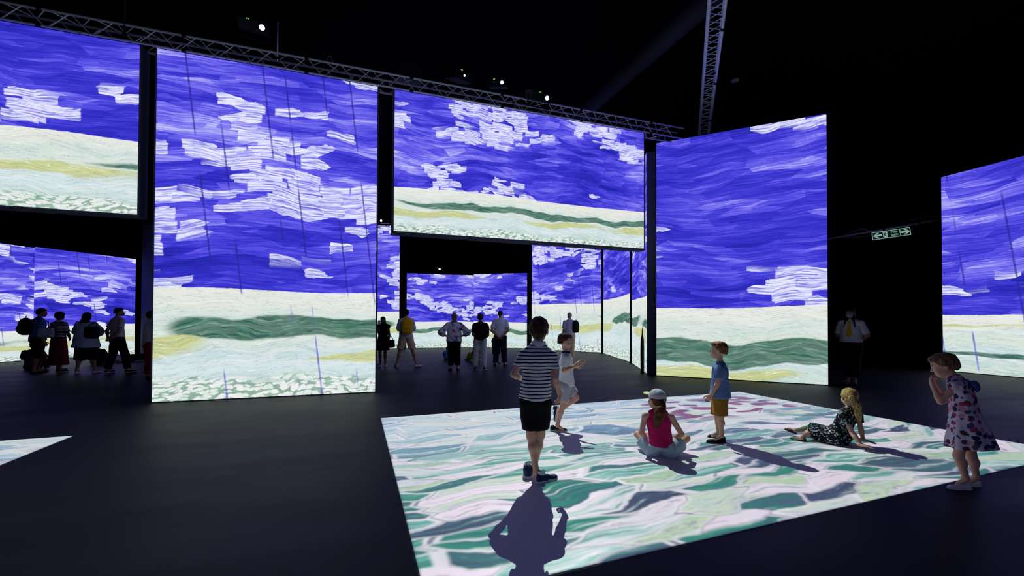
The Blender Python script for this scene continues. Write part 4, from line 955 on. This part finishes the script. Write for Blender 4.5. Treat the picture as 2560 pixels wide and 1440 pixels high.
F.ell((J['hipL']+J['knR'])/2, np.eye(3), (.13, .10, .07), .06)
solid('dress_skirt', F.mesh(f.wr_fold(.003, 24, 1)), dm, f.t)
def pony(F, P, R, hh):
    pts = [K(2127, 994, -.02), K(2132, 999, -.06), K(2141, 1012, -.06), K(2146, 1036, -.05), K(2149, 1062, -.03)]
    for i, (a, b) in enumerate(zip(pts, pts[1:])): F.cone(a, b, (.10, .16, .20, .17)[i]*hh, (.16, .20, .17, .06)[i]*hh, .06*hh)
f.hair('h_blond', front=.17, low=-.26, grow=.04, extra=pony)
r, ff, uu = head_frame(f.face); hc = J['head']; MB().lathe(K(2129, 996, -.035), [(.026, -.012), (.03, 0), (.026, .012)], 12, W(.4, -1, -.2)).build('hair_tie', cloth((190, 170, 130)), f.t, smooth=True)
f.shoes('sh_green', 'sole_d', L=.20, pts={'L': (K(2016, 1102, -.12), K(1974, 1100, -.08)), 'R': (K(1990, 1084, .10), K(1962, 1074, .06))}, slim=.9)

# girl in the pale flowered dress
GP = ground(2415, 1221); K = K_(GP); W = lambda *v, GP=GP: W_(GP, v)
J = dict(head=K(2358, 914), neck=K(2388, 950), pelvis=K(2414, 1052), shL=K(2388, 966, -.09), shR=K(2396, 964, .11), elL=K(2352, 1004, -.13), wrL=K(2331, 962, -.12), elR=K(2362, 1000, .10), wrR=K(2340, 962, .05),
         hipL=K(2412, 1062, -.06), hipR=K(2418, 1060, .06), knL=K(2396, 1140, -.06), knR=K(2428, 1140, .07), anL=K(2416, 1198, -.06), anR=K(2442, 1194, .06), toL=K(2385, 1216, -.06), toR=K(2410, 1212, .06), base=ground(2420, 1218))
f = Fig(J, .68, W(-1, 0, 0), 'small child in a pale flowered dress holding both hands to the mouth', GV, hh=.205, face=W(-.92, -.05, -.38), h=.009, girth=.92, kid=True, hcurl=(.8, .8), hdir=(W(-.25, 0, 1), W(-.3, 0, 1)), palm=(W(1, .1, 0), W(1, 0, 0)))
dm = print_mat('pale_flowered_cloth', (216, 204, 224), [(44, 50, 88), (176, 62, 104), (208, 150, 166), (60, 74, 120), (96, 60, 70)], .042, .92)
F = Field(.010)
F.loft([(K(2398, 950), .125, .062), (K(2406, 985), .125, .080), (K(2411, 1030), .13, .098), (K(2420, 1072), .155, .130), (K(2428, 1118), .185, .165)], W(0, 1, 0), .03, .01, (.06, 7, 1.2))
for q in 'LR': F.cone(J['neck'], J['sh'+q], .05, .055, .03)
solid('dress', F.mesh(f.wr_fold(.002, 20, 3)), dm, f.t)
for q, dy in (('L', -.02), ('R', .03)):
    F = Field(.008); c = J['sh'+q]; F.ell(c+np.array([.0, dy, .01]), np.eye(3), (.07, .05, .05), .02); solid('frill', F.mesh(f.wr_fold(.004, 60, 1)), dm, f.t)
F = Field(.007); F.ell(K(2434, 960, -.05), np.eye(3), (.035, .03, .03), .01); F.ell(K(2442, 970, -.05), np.eye(3), (.022, .02, .035), .02); solid('bow', F.mesh(), cloth((70, 92, 150)), f.t)
f.hair('h_light', front=.20, low=-.32, grow=.05, fringe=.03); f.eyes()
f.shoes('sh_w', 'sole_w', L=.19, pts={'L': (ground(2428, 1224), ground(2370, 1222)), 'R': (ground(2452, 1216), ground(2398, 1214))}, slim=.9)

# ------------------------------------------------------------------ standing adults
POSE = dict(hang=((.125, -.01, .635), (.13, .04, .49)), behind=((.145, -.055, .645), (.025, -.105, .535)), hip=((.225, -.06, .665), (.095, .03, .585)), front=((.135, .02, .645), (.01, .125, .655)),
            phone=((.12, .06, .67), (.03, .14, .80)), strap=((.14, .05, .68), (.085, .075, .775)), low=((.13, .03, .64), (.06, .12, .56)))
def stand(u, v, H, fwd, armL, armR, label, group, width=.05, step=(0, 0), lean=0., face=None, girth=1.0, skin='skin2', h=.016, toes=(.25, .25), hair_h=None, wide=1.0, **kw):
    g = ground(u, v); fwd = W_(g, tuple(fwd)); face = W_(g, tuple(face)) if face is not None else None; f = nz(np.array([fwd[0], fwd[1], 0])); r = np.cross(f, (0, 0, 1.))
    P = lambda x, y, z: g+(r*x+f*(y+lean*max(z-.5, 0)))*H+np.array([0, 0, z*H])
    hh = .128*H; J = dict(head=P(0, .02, 1)-np.array([0, 0, hh*.5]), neck=P(0, -.005, .845), pelvis=P(0, 0, .545), base=g)
    for q, sg, arm, st, te in (('L', -1, armL, step[0], toes[0]), ('R', 1, armR, step[1], toes[1])):
        J['sh'+q] = P(sg*.102*wide, 0, .803)
        e, w_ = POSE[arm] if isinstance(arm, str) else arm
        J['el'+q] = P(sg*e[0]*(1+.5*(girth-1)), e[1], e[2]); J['wr'+q] = P(sg*w_[0]*(1+.5*(girth-1)), w_[1], w_[2])
        J['hip'+q] = P(sg*.052, 0, .515); wd = width if not hasattr(width, '__len__') else width[0 if q == 'L' else 1]
        J['an'+q] = g+(r*sg*wd+f*st)*H+np.array([0, 0, .045*H]); J['kn'+q] = (J['hip'+q]+J['an'+q])/2+f*.02*H
        J['to'+q] = J['an'+q]+nz(f+r*sg*te)*.13*H
    return Fig(J, H/1.75, f, label, group, skin=skin, h=h, hh=hh, face=face if face is not None else f, girth=girth, **kw), P
GA = 'visitors standing in the back rooms'
def long_hair(zb, wd=.34, dp=.30):
    def g(F, P, R, hh):
        F.ell(P(0, -.16, -.15), R, ((wd)*hh, dp*hh, .5*hh), .06*hh, cut=[(P(0, .12, 0), R[:, 1])]); F.ell(P(0, -.40, zb), R, (wd*.95*hh, .2*hh, .55*hh), .1*hh)
    return g
def face_mask(f, m):
    r, ff, uu = head_frame(f.face); c = f.J['head']; hh = f.hh; R = np.stack([r, ff, uu], 1); F = Field(.006)
    F.ell(c+hh*(ff*.18-uu*.22), R, (.27*hh, .30*hh, .22*hh), .01, cut=[(c+hh*ff*.10, -ff)]); return solid('face_mask', F.mesh(), M[m], f.t)
# attendant
f, P = stand(2128, 961.5, 1.80, (-.22, -1), 'behind', 'behind', 'attendant in a white shirt, yellow tie and face mask by the dark gap', None, width=.035, girth=1.12, skin='skin2', face=(-.35, -1, .0), h=.013)
f.top(cloth((236, 238, 244)), hem=.02, sleeve=.85, loose=.02, t=.014); f.legs(cloth((10, 10, 13)), to=1.75, loose=.02, waist=.12, t=.014)
f.hair('h_dark', front=.16, low=-.5, grow=.05, extra=long_hair(-.75, .40)); f.eyes(); face_mask(f, 'mask_w'); f.shoes('sh_b', 'sole_d')
F = Field(.008); fr = f.front; C = f.C; R = f.R
F.loft([(C(.96)+fr*.105, .024, .014), (C(.88)+fr*.132, .034, .014), (C(.5)+fr*.150, .045, .013), (C(.32)+fr*.150, .052, .013), (C(.26)+fr*.150, .012, .012)], f.side, .01, .004)
solid('necktie', F.mesh(), cloth((255, 196, 24)), f.t)
F = Field(.010)
for sg in (-1, 1): F.cone(C(1.04)+f.side*.055*sg+fr*.06, C(.72)+f.side*.10*sg+fr*.12, .035, .02, .02)
solid('hair_lock', F.mesh(f.wr_fold(.003, 50)), M['h_dark'], f.t)

# left back room
f, P = stand(92, 933, 1.77, (1, .25), 'hang', 'hang', 'person in a blue shirt and shorts with a dark backpack, head of the row', GA, step=(.03, -.05), girth=1.12, lean=.05, face=(1, .1, -.05))
f.top(cloth((62, 118, 184)), hem=-.06, sleeve=.75, loose=.02); f.legs(cloth((46, 40, 40)), 'shorts', to=1.05, loose=.03); f.hair('h_dark', low=-.24, grow=.04); f.shoes('sh_b', 'sole_d')
def backpack(f, P, m, label, at_=(0, -.13, .70), half=(.15, .10, .22), name='backpack', straps=True):
    r, fw = f.side, f.front; c = f.C(.58)+fw*at_[1]*1.0+r*at_[0]; R = f.R
    t = thing(name, c-f.axis*half[2], label, 'bag', 'bags carried by visitors')
    F = Field(.012); F.rbox(c-f.axis*half[2]*.12, R, (half[0], half[1], half[2]*.86), min(half[:2])*.85, .03); F.ell(c+f.axis*half[2]*.35, R, (half[0]*.86, half[1]*.9, half[2]*.65), .04); F.ell(c-fw*half[1]*.55-f.axis*half[2]*.3, R, (half[0]*.8, half[1]*.75, half[2]*.5), .03)
    solid('pack', F.mesh(), m, t)
    F = Field(.012); F.cone(c+f.axis*half[2]-r*.035, c+f.axis*(half[2]+.045), .009, .009, .01); F.cone(c+f.axis*(half[2]+.045), c+f.axis*half[2]+r*.035, .009, .009, .01); solid('grab_handle', F.mesh(), m, t)
    if straps:
        for sg in (-1, 1):
            o = c*0
            pts = [c+f.axis*half[2]*.75+r*sg*.075+fw*half[1]*.9, f.C(.97)+r*sg*.085+fw*.02, f.C(.86)+r*sg*.095+fw*.135*f.g, f.C(.55)+r*sg*.125*f.g+fw*.14*f.g, f.C(.40)+r*sg*.16*f.g+fw*.02, c-f.axis*half[2]*.6+r*sg*.11+fw*half[1]*.9]
            MB().path(pts, .016, 8).build('strap', m, t, smooth=True)
    MB().box(c-fw*(half[1]*1.29)-f.axis*half[2]*.28, (half[0]*.6, .012, .012), R).build('zip', M['blackmetal'], t)
    return t
backpack(f, P, cloth((16, 16, 20)), 'bulky dark backpack on the person in the blue shirt', at_=(0, -.24, 0), half=(.15, .13, .24))
f, P = stand(145, 930.5, 1.67, (.75, .65), 'hang', 'low', 'person in a striped top and long dark red skirt beside the blue shirt', GA, step=(.04, -.02), face=(.8, .6, 0), girth=.98, skin='skin3')
f.top(stripe_mat('dark_pale_stripes', (206, 190, 190), (26, 22, 34), .042, .5), hem=.04, sleeve=.8, loose=.012)
f.skirt(cloth((120, 20, 34)), [(P(0, 0, .62), .14, .12), (P(0, 0, .52), .185, .15), (P(0, 0, .12), .23, .19)])
f.hair('h_dark', low=-.3, grow=.11, extra=lambda F, P, R, hh: F.ell(P(0, -.05, .12), R, (.47*hh, .5*hh, .46*hh), .05*hh, cut=[(P(0, .2, .1), nz(R[:, 1]-R[:, 2]*.4))])); f.shoes('sh_b', 'sole_w')
def tote(p, R, half, m, label, strap_to, name='tote_bag', handle_h=.2):
    t = thing(name, p-np.array([0, 0, half[2]]), label, 'bag', 'bags carried by visitors'); p = np.array(p)
    F = Field(.011); F.rbox(p, R, half, min(half)*.8, .02); F.ell(p-R[:, 2]*half[2]*.35, R, (half[0]*1.08, half[1]*1.15, half[2]*.6), .03); solid('pouch', F.mesh(), m, t)
    for sg in (-1, 1):
        a = p+R[:, 2]*half[2]*.9+R[:, 0]*half[0]*.6*sg; MB().path([a, (a+np.array(strap_to))/2+R[:, 0]*.03*sg, np.array(strap_to)], .011, 6).build('handle', m, t, smooth=True)
    return t
I3 = np.stack([nz((.9, .3, 0)), nz((-.3, .9, 0)), (0, 0, 1)], 1)
tote(at(115, 832, 11.15), I3, (.16, .05, .13), cloth((206, 212, 226)), 'pale grey tote bag at the elbow of the person in the striped top', f.J['elL'])
f, P = stand(214, 934, 1.66, (.5, .85), 'strap', 'strap', 'person in a loose pale blue blouse and black culottes', GA, width=(.11, .10), step=(-.02, .03), girth=1.18, face=(.55, .8, -.1))
f.top(cloth((196, 214, 236)), 'blouse', hem=-.20, sleeve=1.2, loose=.075, fold=.006, flare=1.12, h=.016); f.legs(cloth((12, 12, 16)), 'culottes', to=1.25, loose=.05, waist=.02)
f.hair('h_dark', low=-.6, grow=.06, extra=long_hair(-.70, .50, .36)); f.shoes('sh_w', 'sole_w')
tote(at(229, 831, 11.0), I3, (.15, .08, .16), cloth((30, 26, 36)), 'dark handbag on the shoulder of the person in the loose blouse', f.J['shR']+np.array([.02, 0, .07]), name='handbag')
f, P = stand(292, 932, 1.80, (.85, .45), 'behind', 'behind', 'person in a beige T-shirt, black mask and black trousers, hands clasped behind the back', GA, width=(.10, .11), step=(-.07, .08), face=(1, .05, .03), skin='skin2')
f.top(cloth((204, 192, 186)), hem=-.03, sleeve=.7, loose=.018); f.legs(cloth((13, 13, 16)), to=1.92, loose=.02); f.hair('h_dark', low=-.15, grow=.02, front=.14); face_mask(f, 'mask_b'); f.shoes('sh_b', 'sole_w')
f, P = stand(374, 948, 1.68, (.9, .3), 'low', 'low', 'person in a pale top and red trousers half hidden by the tall screen', GA, face=(.95, .2, 0), h=.014)
f.top(cloth((226, 228, 226)), hem=-.08, sleeve=1.5, loose=.02); f.legs(cloth((170, 24, 36)), to=1.85, loose=.03); f.hair('h_dark', low=-.35, grow=.06); f.shoes('sh_b', 'sole_d')

# centre back room
f, P = stand(957, 916.5, 1.60, (-.35, -1), 'hang', 'phone', 'person in a black dress holding up a phone beside the tall screen edge', GA, face=(-.5, -1, -.05), skin='skin3', girth=.98)
f.skirt(cloth((12, 12, 15)), [(P(0, 0, .84), .15, .11), (P(0, 0, .70), .17, .13), (P(0, 0, .62), .155, .125), (P(0, 0, .52), .19, .15), (P(0, 0, .33), .22, .18)], 'dress', (.03, 6, 0))
F = Field(.016)
for q in 'LR': F.cone(f.J['neck'], f.J['sh'+q], .075, .075, .03)
solid('cap_sleeves', F.mesh(), cloth((12, 12, 15)), f.t)
f.hair('h_dark', low=-.45, grow=.05, extra=long_hair(-.5, .36)); f.eyes(); f.shoes('sh_w', 'sole_w')
q = f.J['wrR']+np.array([0, 0, .09])
t = thing('phone', q, 'small pale phone held up by the person in the black dress', 'phone'); R3 = np.stack([f.side, f.front, f.axis], 1)
MB().bevel_box(q+np.array([0, 0, .05]), (.07, .01, .14), .004, R3).build('case', M['plastic'], t); MB().box(q+np.array([0, 0, .05])-f.front*.006, (.062, .003, .125), R3).build('screen', M['blackmetal'], t)
tote(at(976, 859, 13.1), I3, (.13, .07, .13), cloth((12, 12, 15)), 'black handbag hanging from the arm of the person in the black dress', f.J['elL'], name='handbag')
f, P = stand(1015, 917.5, 1.84, (-.1, 1), 'front', 'front', 'person in pale shorts with a yellow backpack, legs apart', GA, width=(.155, .175), toes=(.2, 1.6), skin='skin2')
f.top(cloth((190, 210, 236)), hem=-.06, sleeve=.95, loose=.022); f.legs(cloth((222, 196, 168)), 'shorts', to=.85, loose=.035); f.hair('h_dark', low=-.25, grow=.04); f.shoes('sh_w', 'sole_w')
backpack(f, P, cloth((248, 182, 16)), 'yellow backpack on the person standing with legs apart', at_=(0, -.21, 0), half=(.18, .11, .27))
f, P = stand(1135, 927, 1.70, (-.05, 1), 'hip', 'hip', 'person in a loose flowered top and black trousers, hands on hips', GA, width=(.055, .06), girth=1.1, skin='skin')
f.top(print_mat('flowered_kimono_cloth', (206, 206, 224), [(176, 84, 116), (100, 120, 176), (226, 150, 170), (130, 130, 170)], .09, .6), 'kimono_top', hem=-.06, sleeve=1.45, loose=.045, fold=.005); f.legs(cloth((12, 12, 15)), to=1.8, loose=.02)
f.hair('h_light', low=-.55, grow=.05, extra=long_hair(-.75, .37)); f.shoes('sh_b', 'sole_d')
f, P = stand(1200, 925, 1.68, (.05, 1), 'low', 'strap', 'person in a dark top and pale trousers with a black rucksack', GA, width=(.085, .075), girth=1.02)
f.top(cloth((22, 22, 32)), hem=-.03, sleeve=.8, loose=.02); f.legs(cloth((216, 216, 222)), to=1.9, loose=.022)
f.hair('h_dark', low=-.25, grow=.09, extra=lambda F, P, R, hh: F.ell(P(.05, -.05, .2), R, (.42*hh, .46*hh, .4*hh), .05*hh)); f.shoes('sh_b', 'sole_w')
backpack(f, P, cloth((15, 14, 20)), 'black rucksack slung on the person in pale trousers', at_=(.12, -.20, 0), half=(.16, .11, .23), straps=False)
f, P = stand(1250, 915, 1.82, (.1, 1), 'behind', 'behind', 'person in a white T-shirt and dark trousers, hands joined behind the back', GA, width=(.085, .08), girth=1.05)
f.top(cloth((230, 234, 242)), hem=-.04, sleeve=.75, loose=.02); f.legs(cloth((20, 26, 48)), to=1.92, loose=.025); f.hair('h_dark', low=-.15, grow=.015); f.shoes('sh_b', 'sole_d')
f, P = stand(1424, 903, 1.80, (-.25, 1), 'hang', 'strap', 'person in a check shirt and beige trousers beyond the running child', GA, face=(-.5, 1, 0), girth=1.05)
f.top(stripe_mat('pale_check_shirt', (206, 196, 216), (168, 158, 190), .04, .5), hem=-.03, sleeve=.75, loose=.025); f.legs(cloth((204, 176, 148)), to=1.9, loose=.025); f.hair('h_grey', low=-.15, grow=.025); f.shoes('sh_b', 'sole_d')
backpack(f, P, cloth((16, 17, 20)), 'black bag on the shoulder of the person in the check shirt', at_=(.20, -.10, 0), half=(.13, .12, .24), name='shoulder_bag', straps=False)

# ------------------------------------------------------------------ people on the floor of the back rooms
GS = 'people sitting or lying in the back rooms'
def sit(u, v, H, fwd, label, top_c, leg_c, hair='h_dark', skin='skin2', lean=0., knees=.20, h=.017, top_kw={}):
    g = ground(u, v); fwd = W_(g, tuple(fwd)); f = nz(np.array([fwd[0], fwd[1], 0])); r = np.cross(f, (0, 0, 1.)); P = lambda x, y, z: g+(r*x+f*(y+lean*z))*H+np.array([0, 0, z*H]); hh = .14*H
    J = dict(head=P(0, .03, .50)-np.array([0, 0, hh*.5]), neck=P(0, 0, .345), pelvis=P(0, 0, .065), base=g)
    for q, sg in (('L', -1), ('R', 1)):
        J['sh'+q] = P(sg*.105, 0, .315); J['el'+q] = P(sg*.15, .06, .20); J['wr'+q] = P(sg*.07, .20, knees*.75); J['hip'+q] = P(sg*.055, .01, .06); J['kn'+q] = P(sg*.09, .20, knees); J['an'+q] = P(sg*.05, .36, .035); J['to'+q] = P(sg*.06, .46, .03)
    x = Fig(J, H/1.75, f, label, GS, skin=skin, h=h, hh=hh, girth=1.0); x.top(cloth(top_c), hem=.0, sleeve=.8, loose=.02, **top_kw); x.legs(cloth(leg_c), to=1.85, loose=.02, waist=.04); x.hair(hair, low=-.25, grow=.04); x.shoes('sh_b', 'sole_d'); return x
sit(82, 924, 1.62, (.3, .95), 'person sitting on the floor just beyond the dark backpack', (70, 60, 66), (28, 26, 30))
sit(243, 911, 1.42, (.2, 1), 'child sitting on the floor between the loose blouse and the beige T-shirt', (14, 14, 18), (18, 18, 24))
sit(1118, 899, .95, (-.1, 1), 'small child in light blue sitting beyond the flowered kimono top', (96, 150, 206), (60, 90, 140), 'h_blond')
sit(1192, 903, 1.25, (-.7, .7), 'child in yellow trousers sitting beyond the pale trousers', (96, 54, 50), (186, 168, 60), 'h_brown')
f, P = stand(1240, 908, 1.05, (.2, 1), 'hang', 'hang', 'small dark-clothed child standing beyond the person in the white T-shirt', GA, width=(.07, .09), hcurl=(.3, .3))
f.top(cloth((40, 34, 44)), hem=-.04, sleeve=.7, loose=.02); f.legs(cloth((18, 20, 34)), 'shorts', to=.9, loose=.03); f.hair('h_brown', low=-.2, grow=.05); f.shoes('sh_b', 'sole_d')
# person lying on the floor, feet towards the partition
g = ground(313, 904); e = nz(W_(g, (1, .1))); n = np.array([-e[1], e[0], 0]); P = lambda a, b, z: g+e*a+n*b+np.array([0, 0, z])
J = dict(head=P(-.62, 0, .22), neck=P(-.44, 0, .16), pelvis=P(.06, 0, .12), base=g, shL=P(-.40, .17, .13), shR=P(-.40, -.17, .13), elL=P(-.2, .27, .06), wrL=P(.02, .24, .05), elR=P(-.2, -.27, .06), wrR=P(.02, -.24, .05),
         hipL=P(.12, .09, .11), hipR=P(.12, -.09, .11), knL=P(.52, .12, .17), knR=P(.52, -.10, .13), anL=P(.92, .12, .06), anR=P(.94, -.08, .05), toL=P(.98, .14, .16), toR=P(1.0, -.09, .15))
f = Fig(J, .95, (0, 0, 1), 'person lying on the floor in a pale top behind the beige T-shirt', GS, skin='skin2', h=.017, hh=.215, face=(.55, 0, .8), up=(-.8, 0, .55))
f.top(cloth((220, 212, 232)), hem=-.02, sleeve=.7, loose=.02); f.legs(cloth((30, 28, 36)), to=1.4, loose=.02); f.hair('h_dark', low=-.2, grow=.04)
f.shoes('sh_b', 'sole_d', pts={'L': (P(.97, .12, .03), P(1.03, .14, .27)), 'R': (P(.99, -.08, .03), P(1.05, -.09, .27))})
